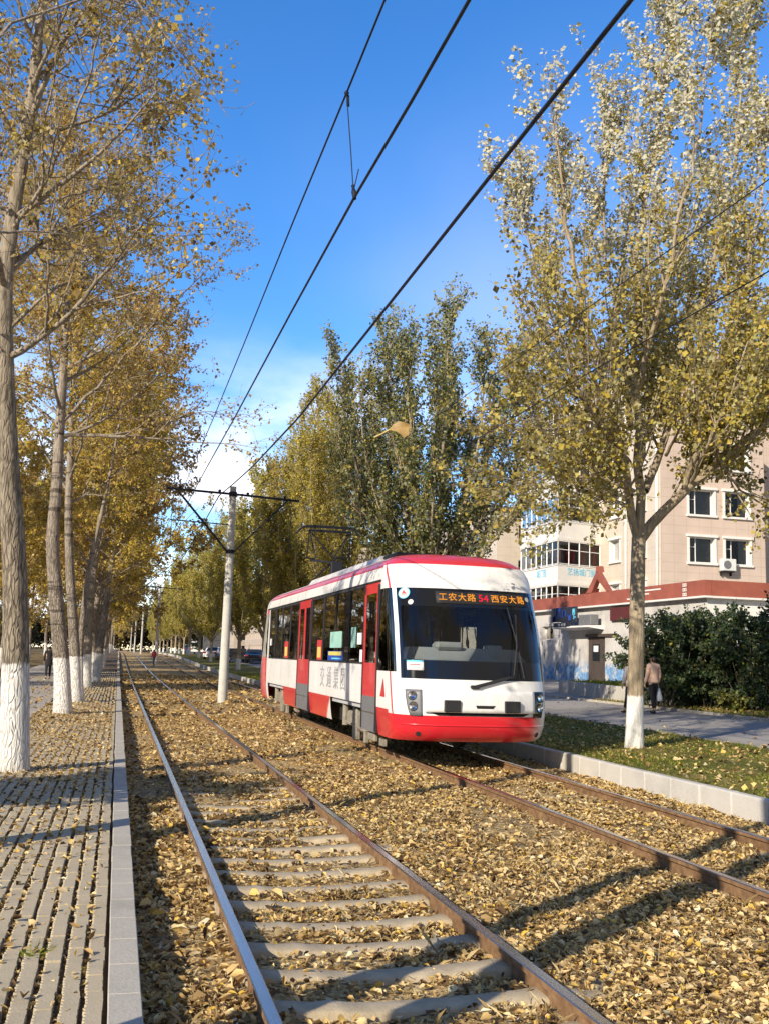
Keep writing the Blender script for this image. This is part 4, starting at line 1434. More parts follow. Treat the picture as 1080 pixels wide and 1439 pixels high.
# ------------------------------------------------------------------ tram
TX, TC = 5.85, 25.2                     # track axis, middle of the car


def tram():
    root = empty('tram', (TX, TC, 0.13))
    tag(root, 'red and white single-car city tram with lit destination display coming along the right track', 'tram')
    OFF = (TX, TC, 0.13)
    wz = np.array([.50, .60, .80, 1.0, 1.5, 2.2, 3.0, 3.22, 3.35, 3.46, 3.55, 3.63, 3.70, 3.76, 3.80])
    ww = np.array([1.31, 1.335, 1.36, 1.375, 1.38, 1.375, 1.36, 1.355, 1.345, 1.31, 1.255, 1.165, 1.01, .74, .30])
    yz = np.array([.50, .58, .75, .93, 1.2, 1.5, 1.9, 2.4, 3.06, 3.30, 3.46, 3.56, 3.65, 3.72, 3.77, 3.80])
    yy = np.array([16.62, 16.46, 16.37, 16.36, 16.38, 16.43, 16.53, 16.70, 17.00, 17.13, 17.25, 17.37, 17.55, 17.82, 18.25, 19.0])
    CA = .78; NEXP = 2.7
    wf = lambda z: float(np.interp(z, wz, ww))
    yf = lambda z: float(np.interp(z, yz, yy))

    def P(u, z, off=0.):
        """u in -1..1 across the nose, beyond that metres along the side (|u|-1 metres behind the corner); right of the car is u<0"""
        s = 1 if u < 0 else -1
        a = min(abs(u), 1.) * math.pi / 2
        w = wf(z)
        x = w * math.sin(a) ** (2 / NEXP) if a > 0 else 0.
        y = yf(z) + CA * (1 - max(0., math.cos(a)) ** (2 / NEXP))
        if abs(u) > 1: y += abs(u) - 1
        if off:
            e = 1e-3
            def pp(u_, z_): return np.array(P(u_, z_))
            du = pp(u + e, z) - pp(u - e, z); dz = pp(u, z + e) - pp(u, z - e)
            n = np.cross(dz, du) if True else None
            n = n / (np.linalg.norm(n) + 1e-9)
            c = np.array([0, 1, 0])
            q = pp(u, z)
            out = q - np.array([TX, max(q[1], 20.), q[2]]) if abs(u) <= 1 else np.array([q[0] - TX, 0, 0])
            if n @ out < 0: n = -n
            q = q + n * off
            return (float(q[0]), float(q[1]), float(q[2]))
        return (TX + s * x, y, z)

    def S(side, y, z, off=0.):
        """point on the straight side wall; side -1 = left (towards the pavement)"""
        return (TX + side * (wf(z) + off), y, z)

    def mirror(p): return (p[0], 2 * TC - p[1], p[2])

    # ---- column list: nose parameter then absolute Y
    UC = [0, .06, .12, .18, .24, .30, .36, .42, .48, .54, .60, .65, .70, .74, .78, .82, .86, .90, .95, 1.0]
    YCOL = [17.99, 19.06, 19.75, 20.4, 21.1, 22.08, 23.0, 23.8, 24.5, 24.67, 25.51, 26.36, 26.5, 27.4, 28.2, 28.7, 29.5, 30.4, 31.2, 31.65, 32.05, 32.6]
    # upper rows only reach back past the roof-nose
    ZR_ = [.50, .58, .75, .93, .985, 1.1, 1.25, 1.40, 1.52, 1.62, 1.735, 1.83, 2.0, 2.2, 2.4, 2.6, 2.74, 2.9, 3.06, 3.17, 3.22, 3.30, 3.39, 3.46, 3.50, 3.54, 3.58, 3.62, 3.66, 3.70, 3.735, 3.765, 3.785, 3.80]

    def colpt(ci, side, z):
        """ci < len(UC): nose column; then side columns; then rear nose (mirror)"""
        nu, ny = len(UC), len(YCOL)
        if ci < nu: return P(-side * UC[ci] if False else (UC[ci] if side < 0 else -UC[ci]), z)
        if ci < nu + ny:
            i = ci - nu
            lo = yf(z) + CA + .004 * (i + 1)
            hi = 2 * TC - lo - .1
            y = min(max(YCOL[i], lo), hi)
            return S(side, y, z)
        k = nu - 1 - (ci - nu - ny)
        return mirror(P(UC[k] if side < 0 else -UC[k], z))

    NC = len(UC) * 2 + len(YCOL)
    cells = {}

    def kind_of(ci, side, r):
        """what covers the cell between columns ci, ci+1 and rows r, r+1"""
        nu, ny = len(UC), len(YCOL)
        zm = (ZR_[r] + ZR_[r + 1]) / 2
        if ci < nu - 1 or ci >= nu + ny:
            front = ci < nu - 1
            k = ci if front else (2 * nu + ny - 2 - ci)
            u = (UC[k] + UC[k + 1]) / 2 if 0 <= k < nu - 1 else 1.
            if zm < .93: return 'skirt_red'
            if zm < 1.52 or (u > .78 and zm < 1.62): return 'white'
            if u < .70 and zm < 3.06:
                if zm < 1.83 or zm > 2.74 or u > .65: return 'frit'
                return 'screen'
            if .70 < u < .78 and zm < 3.06: return 'pillar'
            if u > .78 and 1.62 < zm < 3.06: return 'cabwin'
            if zm < 3.51: return 'white'
            return 'red'
        i = ci - nu
        ya = YCOL[max(i, 0)] if i >= 0 else 17.9
        yb = YCOL[i + 1] if i + 1 < ny else 32.6
        ym = (ya + yb) / 2 if i >= 0 else (17.6)
        if zm > 3.46: return 'red' if zm < 3.63 else 'roof'
        if zm > 3.22: return 'white'
        if i < 0:
            if zm < .985: return 'red'
            if 1.62 < zm < 3.06: return 'cabwin'
            return 'white'
        if 17.99 <= ym <= 19.06 or 24.67 <= ym <= 26.36: return 'door'
        if ym > 32.05: return 'window' if 1.735 < zm < 3.06 else 'red'
        if ym > 31.65: return 'white'
        if 1.735 < zm < 3.17: return 'window'
        if zm >= 3.17: return 'white'
        if zm > .985: return 'white'
        if 19.06 < ym < 22.08 or 28.7 < ym < 31.65: return 'gap'
        return 'red_corner' if 22.0 < ym < 24.67 else 'red'

    groups = {}
    for side in (-1, 1):
        for ci in range(NC - 1):
            for r in range(len(ZR_) - 1):
                k = kind_of(ci, side, r)
                p = [colpt(ci, side, ZR_[r]), colpt(ci + 1, side, ZR_[r]), colpt(ci + 1, side, ZR_[r + 1]), colpt(ci, side, ZR_[r + 1])]
                nu, ny = len(UC), len(YCOL)
                key = k
                if k in ('window', 'door', 'cabwin'):
                    i = ci - nu
                    key = (k, side, (0 if ci < nu else 1) if k == 'cabwin' else (i if k == 'window' else (0 if i < 5 else 1)))
                    if k == 'cabwin': key = (k, side, 0 if ci < nu + 3 else 1)
                if k in ('screen', 'frit', 'pillar', 'skirt_red'): key = (k, 0, 0 if ci < nu + 3 else 1)
                groups.setdefault(key, []).append(p)

    def weld(quads):
        d, v, f = {}, [], []
        for q in quads:
            idx = []
            for p in q:
                kk = (round(p[0], 4), round(p[1], 4), round(p[2], 4))
                if kk not in d: d[kk] = len(v); v.append(p)
                if not idx or d[kk] != idx[-1]: idx.append(d[kk])
            if len(idx) > 2 and idx[0] == idx[-1]: idx.pop()
            if len(set(idx)) > 2: f.append(tuple(idx))
        return v, f

    # painted shell: one continuous mesh, several paints
    body = MB()
    d, v, f, mi = {}, [], [], []
    slot = {'white': 0, 'red': 1, 'roof': 2, 'red_corner': 3, 'pillar': 0}
    for key, qs in groups.items():
        kk = key[0] if isinstance(key, tuple) else key
        if kk not in slot: continue
        for q in qs:
            idx = []
            for p in q:
                k3 = (round(p[0], 4), round(p[1], 4), round(p[2], 4))
                if k3 not in d: d[k3] = len(v); v.append(p)
                if d[k3] not in idx: idx.append(d[k3])
            if len(idx) > 2: f.append(tuple(idx)); mi.append(slot[kk])
    # cap of the roof
    body.add(v, f); body.m = mi
    body.build('body', [M['white_paint'], M['red_paint'], M['roof_grey'], M['red_corner']], root, smooth=40, off=OFF)
    b = MB(); b.box((TX, TC, 3.79), (.7, 12.0, .02)); b.build('roof_cap', M['roof_grey'], root, off=OFF)

    def part(name, quads, mat, parent=root, thick=0., smooth=40, off=OFF):
        v_, f_ = weld(quads)
        o = MB().add(v_, f_).build(name, mat, parent, smooth=smooth, off=off)
        if thick:
            md = o.modifiers.new('t', 'SOLIDIFY'); md.thickness = thick; md.offset = 0
        return o

    for e in (0, 1):
        part('bumper', groups[('skirt_red', 0, e)], M['red_fade'] if e == 0 else M['red_paint'])
        part('windscreen_border', groups[('frit', 0, e)], M['black_gloss'])
        part('windscreen', groups[('screen', 0, e)], M['windscreen'])
    for side in (-1, 1):
        for e in (0, 1):
            part('cab_window', groups[('cabwin', side, e)], M['tinted'])
        for key in sorted([k for k in groups if isinstance(k, tuple) and k[0] == 'window' and k[1] == side], key=str):
            part('window', groups[key], M['tinted'])
    # window dividers and surrounds on each side (thin black bars), gutter line under the white roof edge
    for side in (-1, 1):
        for y in (19.09, 20.4, 21.75, 23.1, 24.62, 26.42, 27.8, 29.2, 30.5, 31.62):
            b = MB(); b.prism([(y - .03, 1.735), (y + .03, 1.735), (y + .03, 3.17), (y - .03, 3.17)], 'x', TX + side * 1.385, TX + side * 1.358)
            b.build('window_bar', M['rubber'], root, off=OFF)
        b = MB()
        for (ya, yb) in ((17.95, 32.3),):
            b.box((TX + side * 1.362, (ya + yb) / 2, 3.215), (.03, yb - ya, .035))
        b.build('gutter', M['rubber'], root, off=OFF)
        b = MB()
        for (ya, yb) in ((19.07, 24.66), (26.37, 31.64)):
            b.box((TX + side * 1.383, (ya + yb) / 2, 1.733), (.02, yb - ya, .03))
            b.box((TX + side * 1.366, (ya + yb) / 2, 3.165), (.02, yb - ya, .03))
        b.build('window_seal', M['rubber'], root, off=OFF)

    # doors: red frame, dark panes, grey lower panel, slim step
    def door(side, y0, y1, leaves_):
        dr = MB()
        w = (y1 - y0) / leaves_
        def sidebox(mb, ya, yb, za, zb_, proud, depth=.05, mi=0):
            x1 = max(wf(za), wf(zb_)) + proud
            mb.prism([(ya, za), (yb, za), (yb, zb_), (ya, zb_)], 'x', TX + side * x1, TX + side * (x1 - depth), mi)
        pane = MB(); low = MB(); step = MB(); handle = MB()
        for k in range(leaves_):
            a, c = y0 + k * w + .012, y0 + (k + 1) * w - .012
            fw = .065 if leaves_ == 2 else .095
            sidebox(dr, a, a + fw, 1.745, 3.0, .012)
            sidebox(dr, c - fw, c, 1.745, 3.0, .012)
            sidebox(dr, a, c, 3.0, 3.19, .014)
            sidebox(dr, a, c, 1.145, 1.745, .006)
            sidebox(low, a, c, .87, 1.145, .010)
            sidebox(low, a, c, .53, .85, .016)
            sidebox(step, a, c, .85, .87, .022)
            sidebox(pane, a + fw, c - fw, 1.745, 3.0, .0, .012)
            handle.tube([(TX + side * 1.43, c - fw - .03, 1.8), (TX + side * 1.43, c - fw - .03, 2.5)], .012, 6)
        o = dr.build('door', M['red_paint'], root, off=OFF)
        pane.build('pane', M['tinted'], o, off=OFF)
        low.build('kick_panel', M['grey_paint'], o, off=OFF)
        step.build('trim_strip', M['steel'], o, off=OFF)
        b = MB()
        for ys_ in (y0 - .004, y1 + .004):
            b.box((TX + side * 1.375, ys_, 1.85), (.05, .02, 2.6))
        b.build('door_seal', M['rubber'], o, off=OFF)

    for side in (-1, 1):
        door(side, 17.99, 19.06, 1)
        door(side, 24.67, 26.36, 2)

    # interior
    b = MB(); b.box((TX, TC, .93), (2.62, 14.6, .08)); b.box((TX, TC, 3.30), (2.5, 14.4, .04))
    b.box((TX, 17.55, 1.50), (2.3, .95, 1.1), bev=.2); b.box((TX - .3, 17.3, 2.08), (.5, .3, .14), bev=.05); b.box((TX + .6, 17.5, 2.07), (.3, .2, .10), bev=.03)
    b.build('interior_floor_and_desk', M['interior'], root, off=OFF)
    b = MB(); b.box((TX - .85, 18.35, 1.95), (.9, .05, 2.0)); b.box((TX + .95, 18.35, 1.95), (.7, .05, 2.0)); b.box((TX + .62, 20.0, 1.9), (.05, 1.0, 1.9)); b.build('cab_partition', M['dark_room'], root, off=OFF)
    for i in range(9):
        for s_ in (-1, 1):
            y = 19.6 + i * 1.35
            if 24.4 < y < 26.6: continue
            b = MB(); b.box((TX + s_ * .95, y, 1.40), (.46, .44, .06), bev=.02); b.box((TX + s_ * .95, y + .22, 1.72), (.46, .05, .62), bev=.02); b.box((TX + s_ * .95, y, 1.17), (.1, .1, .42))
            b.build('seat', M['seat'] if (i + s_) % 3 else M['seat_orange'], root, off=OFF)
    b = MB()
    for i in range(8):
        y = 19.4 + i * 1.6
        for s_ in (-1, 1):
            b.tube([(TX + s_ * .62, y, .97), (TX + s_ * .62, y, 3.28)], .017, 6)
    for s_ in (-1, 1): b.tube([(TX + s_ * .62, 19.2, 2.95), (TX + s_ * .62, 31.5, 2.95)], .015, 6)
    b.build('handrail', M['handrail'], root, off=OFF)
    # driver's seat and wheel-less desk screen
    b = MB(); b.box((TX - .3, 18.05, 1.45), (.5, .45, .08), bev=.03); b.box((TX - .3, 18.26, 1.8), (.5, .07, .65), bev=.03); b.build('driver_seat', M['black_cloth'], root, off=OFF)
    b = MB(); b.box((TX - .78, 17.35, 1.72), (.22, .2, .26), bev=.02); b.build('desk_box', M['blue'], root, off=OFF)
    
    # underfloor
    b = MB()
    b.box((TX, TC, .70), (2.2, 14.5, .42)); b.build('underframe', M['underfloor'], root, off=OFF)
    # ---- nose details
    def patch(name, u0, u1, z0, z1, off, mat, parent=root, n=8, mz=6, shape=None, thick=.012):
        vs_, fs = [], []
        for j in range(mz + 1):
            for i in range(n + 1):
                a, c = i / n, j / mz
                uu, zz = u0 + (u1 - u0) * a, z0 + (z1 - z0) * c
                if shape: uu, zz = shape(a, c, uu, zz)
                vs_.append(P(uu, zz, off))
        for j in range(mz):
            for i in range(n):
                k = j * (n + 1) + i
                fs.append((k, k + 1, k + n + 2, k + n + 1))
        o = MB().add(vs_, fs).build(name, mat, parent, smooth=True, off=OFF)
        if thick:
            md = o.modifiers.new('t', 'SOLIDIFY'); md.thickness = thick; md.offset = 0
        return o

    def lampbox(sg):
        def shp(a, c, u, z):
            k = (1 - c) ** 2
            return (u + sg * (.05 * k * (1 - a) if True else 0)) * 1.0, z
        h = patch('headlight', sg * .43, sg * .63, .92, 1.345, .014, M['grey_paint'] if sg > 0 else M['black_gloss'], thick=.02,  # left housing coloured grey for the light falling on it, right one black
                  shape=lambda a, c, u, z: (u - sg * .06 * (1 - c) ** 2 * a * 1.0, z))
        for zc in (1.24, 1.07):
            u = sg * .535 - (sg * .01 if zc < 1.1 else 0)
            p = Vector(P(u, zc, .03)); n = (Vector(P(u, zc, .1)) - Vector(P(u, zc, .02))).normalized()
            n = (n + Vector((0, -.35, 0))).normalized()
            b = MB(); b.disc(p - n * .03, n, .078, .035, 20); o = b.build('lamp_ring', M['dark_metal'], h, smooth=40, off=OFF)
            b = MB(); b.tube([p - n * .005, p + n * .012, p + n * .016], [.058, .064, .03], 18); b.build('reflector', M['chrome'], h, smooth=40, off=OFF)
            b = MB(); b.tube([p + n * .018, p + n * .03, p + n * .036], [.064, .05, .01], 18); b.build('lens', M['lens'], h, smooth=True, off=OFF)
        return h
    lampbox(1); lampbox(-1)
    # coupler cover: raised panel with a black strip painted as the shade below, two black blocks and a slot
    patch('cover_shade', .37, -.40, .935, 1.0, .006, M['underfloor'], n=20, mz=3, thick=.004,
          shape=lambda a, c, u, z: (u * (1 - .25 * (1 - c)), z))
    cv = patch('coupler_cover', .40, -.42, .985, 1.345, .035, M['white_paint'], n=24, mz=6, thick=.05)
    for uc in (.165, -.175):
        p = Vector(P(uc, 1.09, .08))
        b = MB(); b.box((p.x, p.y, p.z), (.27, .07, .19), bev=.01); b.build('rubber_block', M['rubber'], cv, off=OFF)
    p = Vector(P(-.01, 1.085, .062)); b = MB(); b.prism([(p.x - .17, p.z + .022), (p.x + .17, p.z + .022), (p.x + .13, p.z - .028), (p.x - .15, p.z - .028)], 'y', p.y - .004, p.y + .02)
    b.build('grip_slot', M['underfloor'], cv, off=OFF)
    for u in (.47, -.56):
        p = Vector(P(u, .625, .0)); n = Vector(P(u, .625, .05)) - p
        b = MB(); b.disc(p - n * .1, n, .045, .012, 14); b.build('tow_eye_cover', M['rubber'], root, off=OFF)
    # bumper crease
    patch('bumper_crease', .72, -.72, .765, .79, .006, M['red_fade'], n=30, mz=2, thick=.006)
    # wiper
    b = MB()
    pv = Vector(P(.02, 1.40, .05))
    b.box(tuple(pv), (.16, .06, .06), rot=None, bev=.015)
    elbow = Vector(P(-.20, 1.58, .07)); tip = Vector(P(-.29, 2.62, .06)); low_ = Vector(P(-.33, 1.45, .05))
    b.tube([pv, elbow], [.03, .022], 6); b.tube([elbow, Vector(P(-.25, 2.1, .09)), tip], .012, 5)
    b.build('wiper', M['rubber'], root, off=OFF)
    b = MB(); b.tube([Vector(P(-.31, 1.56, .045)), Vector(P(-.27, 2.1, .05)), Vector(P(-.22, 2.75, .045))], .011, 5); b.build('wiper_blade', M['rubber'], root, off=OFF)
    # destination display behind the dark glass
    pc = Vector(P(-.03, 2.90, .02))
    pl, pr = Vector(P(.30, 2.90, .016)), Vector(P(-.38, 2.90, .016))
    tz = (Vector(P(0, 3.0)) - Vector(P(0, 2.8))).normalized()
    uo = lambda x: (1 if x < 0 else -1) * 2 / math.pi * math.asin((abs(x) / wf(2.9)) ** (NEXP / 2))
    dsp = patch('destination_display', uo(-.64), uo(1.05), 2.795, 3.005, .006, M['rubber'], n=16, mz=2, thick=.004)
    chars = ['工', '农', '大', '路', '54', '西', '安', '大', '路']
    us = [uo(x) for x in (-.52, -.35, -.18, -.01, .205, .42, .59, .76, .93)]
    for ch, u in zip(chars, us):
        p = Vector(P(u, 2.90, .012)); px_ = (Vector(P(u - .04, 2.90, .012)) - Vector(P(u + .04, 2.90, .012)))
        o = text_mesh('led_character', ch, .158 if ch != '54' else .19, M['led'] if ch != '54' else M['led_red'], dsp, .002)
        place_text(o, p - Vector(OFF), px_, tz)
    # emblem, camera eyes and notice on the glass
    def disc_on(name, u, z, r, mat, off=.012, parent=root, depth=.004, n=24):
        p = Vector(P(u, z, off)); nn = (Vector(P(u, z, off + .05)) - p).normalized()
        b = MB(); b.disc(p, nn, r, depth, n); return b.build(name, mat, parent, off=OFF), p, nn
    em, p, nn = disc_on('emblem', .575, 2.955, .105, M['skyblue'])
    disc_on('emblem_face', .575, 2.955, .088, M['paper'], .017, em)
    xx = (Vector(P(.55, 2.955)) - Vector(P(.60, 2.955))).normalized(); zz = (Vector(P(.575, 3.0)) - Vector(P(.575, 2.9))).normalized()
    q = p + nn * .013
    b = MB(); b.add([q + xx * -.05 - zz * .02, q + xx * .05 - zz * .02, q + zz * .062], [(0, 1, 2)])
    b.add([q - xx * .055 - zz * .045, q + xx * .055 - zz * .045, q + xx * .055 - zz * .033, q - xx * .055 - zz * .033], [(0, 1, 2, 3)]); b.build('emblem_mark', M['red_print'], em, off=OFF, recalc=False)
    disc_on('round_sticker', .50, 2.80, .048, M['roof_grey']); disc_on('camera_eye', -.52, 2.93, .045, M['roof_grey'])
    nt_ = patch('notice', .60, .40, 1.655, 1.815, .012, M['paper'], n=6, mz=2, thick=.003)
    patch('notice_heading', .60, .40, 1.79, 1.815, .016, M['skyblue'], nt_, 6, 1, thick=.002)
    patch('notice_line', .56, .44, 1.70, 1.715, .016, M['ink'], nt_, 6, 1, thick=.002)
    patch('notice_line', .56, .44, 1.74, 1.755, .016, M['red_print'], nt_, 6, 1, thick=.002)
    # red outline stroke where side and nose meet, red triangle on the cab side
    for sg in (1, -1):
        pts = [P(sg * (.93 - .10 * max(0, (z - 2.9) / .6) ** 2 * 0 + .0), z, .006) for z in ()]
        b = MB()
        zs = np.linspace(.93, 1.62, 8)
        for k in range(len(zs) - 1):
            def uu(z): return sg * (.87 + .05 * math.sin((z - .9) * 2.2))
            b.add([P(uu(zs[k]) - .012, zs[k], .006), P(uu(zs[k]) + .018, zs[k], .006), P(uu(zs[k + 1]) + .018, zs[k + 1], .006), P(uu(zs[k + 1]) - .012, zs[k + 1], .006)], [(0, 1, 2, 3)])
        b.build('red_stroke', M['red_paint'], root, off=OFF)
        b = MB()
        zs = np.linspace(3.06, 3.53, 6)
        for k in range(len(zs) - 1):
            def uu2(z): return sg * (.82 + .10 * ((z - 3.06) / .47) ** 2)
            b.add([P(uu2(zs[k]) - .02, zs[k], .006), P(uu2(zs[k]) + .02, zs[k], .006), P(uu2(zs[k + 1]) + .02, zs[k + 1], .006), P(uu2(zs[k + 1]) - .02, zs[k + 1], .006)], [(0, 1, 2, 3)])
        b.build('red_stroke', M['red_paint'], root, off=OFF)
    b = MB(); b.add([S(-1, 17.70, 1.18, .008), S(-1, 17.36, 1.18, .008), S(-1, 17.50, 1.50, .008)], [(0, 1, 2)]); b.build('triangle_mark', M['red_print'], root, off=OFF)
    # lettering along the side
    for ch, y in zip('交通集团', (23.0, 22.25, 21.5, 20.8)):
        o = text_mesh('side_lettering', ch, .50, M['ink'], root, .002)
        place_text(o, Vector(S(-1, y, 1.36, .006)) - Vector(OFF), (0, -1, 0), (0, 0, 1))
    # papers and posters inside the windows
    def poster(y0, y1, z0, z1, mat, name='poster', extra=None):
        b = MB(); b.prism([(y0, z0), (y1, z0), (y1, z1), (y0, z1)], 'x', TX - 1.386, TX - 1.381)
        o = b.build(name, mat, root, off=OFF)
        return o
    def stripe(o, y0, y1, z0, z1, mat):
        b = MB(); b.prism([(y0, z0), (y1, z0), (y1, z1), (y0, z1)], 'x', TX - 1.390, TX - 1.387); b.build('print', mat, o, off=OFF)
    poster(21.05, 22.25, 2.02, 2.36, M['teal'], 'window_paper')
    poster(19.75, 20.15, 2.02, 2.42, M['teal'], 'window_paper')
    poster(19.25, 19.6, 2.08, 2.3, M['paper'], 'window_paper')
    poster(19.1, 19.35, 1.75, 1.98, M['paper'], 'window_paper')
    o = poster(20.9, 22.45, 1.75, 1.95, M['blue']); stripe(o, 21.0, 22.35, 1.86, 1.94, M['yellow']); stripe(o, 21.05, 22.0, 1.78, 1.81, M['skyblue'])
    o = poster(23.2, 23.75, 1.75, 2.2, M['red_print']); stripe(o, 23.27, 23.68, 1.80, 2.04, M['yellow'])
    o = poster(28.0, 28.6, 1.75, 2.2, M['red_print']); stripe(o, 28.1, 28.5, 1.80, 2.05, M['yellow'])
    o = poster(31.2, 31.45, 2.1, 2.3, M['paper'], 'window_paper')

    # ---- bogies
    for yb_ in (20.6, 30.15):
        bg_ = MB()
        bg_.box((TX, yb_, .5), (2.1, .5, .2), bev=.03)
        for s_ in (-1, 1):
            bg_.box((TX + s_ * 1.12, yb_ - .55, .58), (.16, .95, .36), bev=.04)
            bg_.box((TX + s_ * 1.12, yb_ + .35, .62), (.14, .8, .26), bev=.04)
            bg_.box((TX + s_ * 1.16, yb_ - .25, .52), (.12, .30, .62), bev=.03)
            bg_.box((TX + s_ * 1.13, yb_ - .95, .36), (.1, .12, .3), bev=.02)
            bg_.tube([(TX + s_ * 1.17, yb_ - .1, .95), (TX + s_ * 1.17, yb_ - .1, .35)], .05, 8)
            bg_.tube([(TX + s_ * 1.2, yb_ + .62, .9), (TX + s_ * 1.2, yb_ + .62, .45)], .07, 10)
            bg_.tube([(TX + s_ * 1.2, yb_ - .8, .48), (TX + s_ * 1.2, yb_ + .8, .52)], .03, 6)
        bo = bg_.build('bogie', M['bogie'], root, off=OFF)
        for s_ in (-1, 1):
            for dy in (-.82, .82):
                b = MB(); b.tube([(TX + s_ * .70, yb_ + dy, .46), (TX + s_ * .73, yb_ + dy, .46), (TX + s_ * .84, yb_ + dy, .46), (TX + s_ * .84, yb_ + dy, .46)], [.35, .33, .32, .12], 24)
                b.build('wheel', M['wheel'], bo, smooth=40, off=OFF)
    # step hangers near the front door and sand boxes
    b = MB(); b.box((TX - 1.26, 18.6, .42), (.08, .5, .16), bev=.02); b.box((TX - 1.2, 18.1, .36), (.06, .3, .12)); b.box((TX - 1.2, 27.2, .44), (.06, .4, .14)); b.build('step_hanger', M['bogie'], root, off=OFF)

    # ---- roof: raised fairing and pantograph
    b = MB(); b.prism([(TX - .98, 3.62), (TX + .98, 3.62), (TX + .80, 3.88), (TX - .80, 3.88)], 'y', 20.2, 28.0)
    b.build('roof_fairing', M['roof_grey'], root, off=OFF)
    b = MB(); b.box((TX - .35, 19.6, 3.83), (.9, 1.0, .07), bev=.02); b.build('roof_box', M['dark_metal'], root, off=OFF)
    pz = 5.62; py = 29.9; hx = .62
    pb = MB()
    pb.box((TX, py - .2, 3.80), (1.1, 1.8, .10), bev=.02)
    for s_ in (-1, 1):
        for dy in (-.8, .5): pb.tube([(TX + s_ * .45, py + dy, 3.7), (TX + s_ * .45, py + dy, 3.95)], [.07, .05], 8)
        pb.tube([(TX + s_ * .45, py - .95, 3.93), (TX + s_ * .45, py + .7, 3.93)], .03, 6)
    pb.box((TX + .1, py - .75, 4.25), (.34, .22, .6), bev=.03)
    pan = pb.build('pantograph', M['dark_metal'], root, off=OFF)
    b = MB()
    b.tube([(TX + .1, py - .75, 4.5), (TX - .5, py + .1, 4.62)], .03, 6); b.tube([(TX - .45, py + .55, 3.95), (TX + .15, py - .6, 4.68)], .028, 6)
    b.tube([(TX - .72, py, 4.68), (TX - .38, py, 4.66)], .022, 6); b.tube([(TX + .12, py - .1, 4.70), (TX + .52, py - .1, 4.72)], .022, 6)
    b.build('lower_arm', M['dark_metal'], pan, off=OFF)
    b = MB()
    for s_ in (-1, 1):
        b.tube([(TX + s_ * hx, py - .12, pz - .12), (TX + s_ * .64, py, 4.69)], .018, 6)
        b.tube([(TX + s_ * (hx - .05), py + .12, pz - .12), (TX + s_ * .36, py, 4.68)], .018, 6)
    b.tube([(TX - hx + .04, py, pz - .14), (TX + .14, py - .05, 4.7)], .02, 6); b.tube([(TX + hx - .02, py, pz - .14), (TX + .14, py - .05, 4.7)], .02, 6)
    b.build('upper_frame', M['dark_metal'], pan, off=OFF)
    b = MB()
    for dy in (-.16, .16):
        b.tube([(TX - .98, py + dy, pz - .22), (TX - .82, py + dy, pz - .05), (TX - .66, py + dy, pz), (TX, py + dy, pz + .012), (TX + .66, py + dy, pz), (TX + .82, py + dy, pz - .05), (TX + .98, py + dy, pz - .22)], .022, 6)
        b.tube([(TX - .64, py + dy * .8, pz - .12), (TX + .64, py + dy * .8, pz - .12)], .02, 6)
    b.build('collector_head', M['dark_metal'], pan, off=OFF)
    return root


tram()


# ------------------------------------------------------------------ overhead line
def wire(name, pts, r, lab, cat='wire', group=None):
    b = MB(); b.tube(pts, r, 6)
    o = b.build(name, M['dark_metal'], recalc=False, smooth=True)
    return tag(o, lab, cat, group)


def span(x, y0, z0, y1, z1, sag, n=14, x1=None):
    x1 = x if x1 is None else x1
    return [(x + (x1 - x) * t, y0 + (y1 - y0) * t, z0 + (z1 - z0) * t - sag * 4 * t * (1 - t)) for t in np.linspace(0, 1, n)]


POLES = [(3.80, 38.4), (3.75, 107), (3.75, 178), (3.75, 250), (3.75, 330)]
zp = [float(zb(p[1])) for p in POLES]


def long_wire(name, x, near, za, sag, r, lab, group='overhead line wires'):
    pts = [(x, y, z) for y, z in near]
    for i in range(len(POLES) - 1):
        pts += span(x, POLES[i][1], za + zp[i], POLES[i + 1][1], za + zp[i + 1], sag, 12)[(0 if i == 0 else 1):]
    return wire(name, pts, r, lab, group=group)


long_wire('overhead_wire', 1.6, [(-30, 7.3), (-15, 6.9), (0, 6.70), (6.86, 6.665), (8.17, 6.66), (11, 6.67), (15.5, 6.63), (21, 6.62), (30, 6.7)], 6.85, .5, .009, 'thin upper wire of the empty track, leftmost in the sky')
long_wire('overhead_wire', 1.6, [(-30, 5.3), (-10, 5.32), (0, 5.33), (4.85, 5.36), (6, 5.40), (7.7, 5.49), (10.9, 5.56), (16.5, 5.64), (22.4, 5.78), (27, 5.86)], 5.95, .2, .011, 'contact wire of the empty track, hung from the upper wire by a dropper')
long_wire('overhead_wire', 3.28, [(-30, 7.5), (-10, 6.75), (0, 6.6), (6.25, 6.605), (9, 6.625), (14.3, 6.635), (20.5, 6.66), (28, 6.95), (33, 7.25)], 7.62, .7, .020, 'thick feeder cable crossing the blue sky from top right to the concrete pole')
long_wire('overhead_wire', 5.82, [(-30, 7.3), (-10, 6.7), (0, 6.56), (8.3, 6.56), (13, 6.6), (20, 6.62), (30, 6.8)], 6.95, .5, .0065, 'upper wire of the tram track, crossing the big silver poplar')
long_wire('overhead_wire', 5.82, [(-30, 5.6), (0, 5.62), (8.3, 5.64), (12, 5.68), (29.9, 5.66)], 5.68, .1, .008, 'contact wire of the tram track, touching the pantograph')
d = empty('wire_dropper', (1.6, 7.7, 5.49))
tag(d, 'short dropper with clips joining the two wires high above the empty track', 'dropper')
DY, DZ = .47, 1.17
b = MB(); b.tube([(0, 0, 0), (0, DY * .5 - .01, DZ * .5), (0, DY, DZ)], .005, 5); b.build('dropper_rod', M['dark_metal'], d)
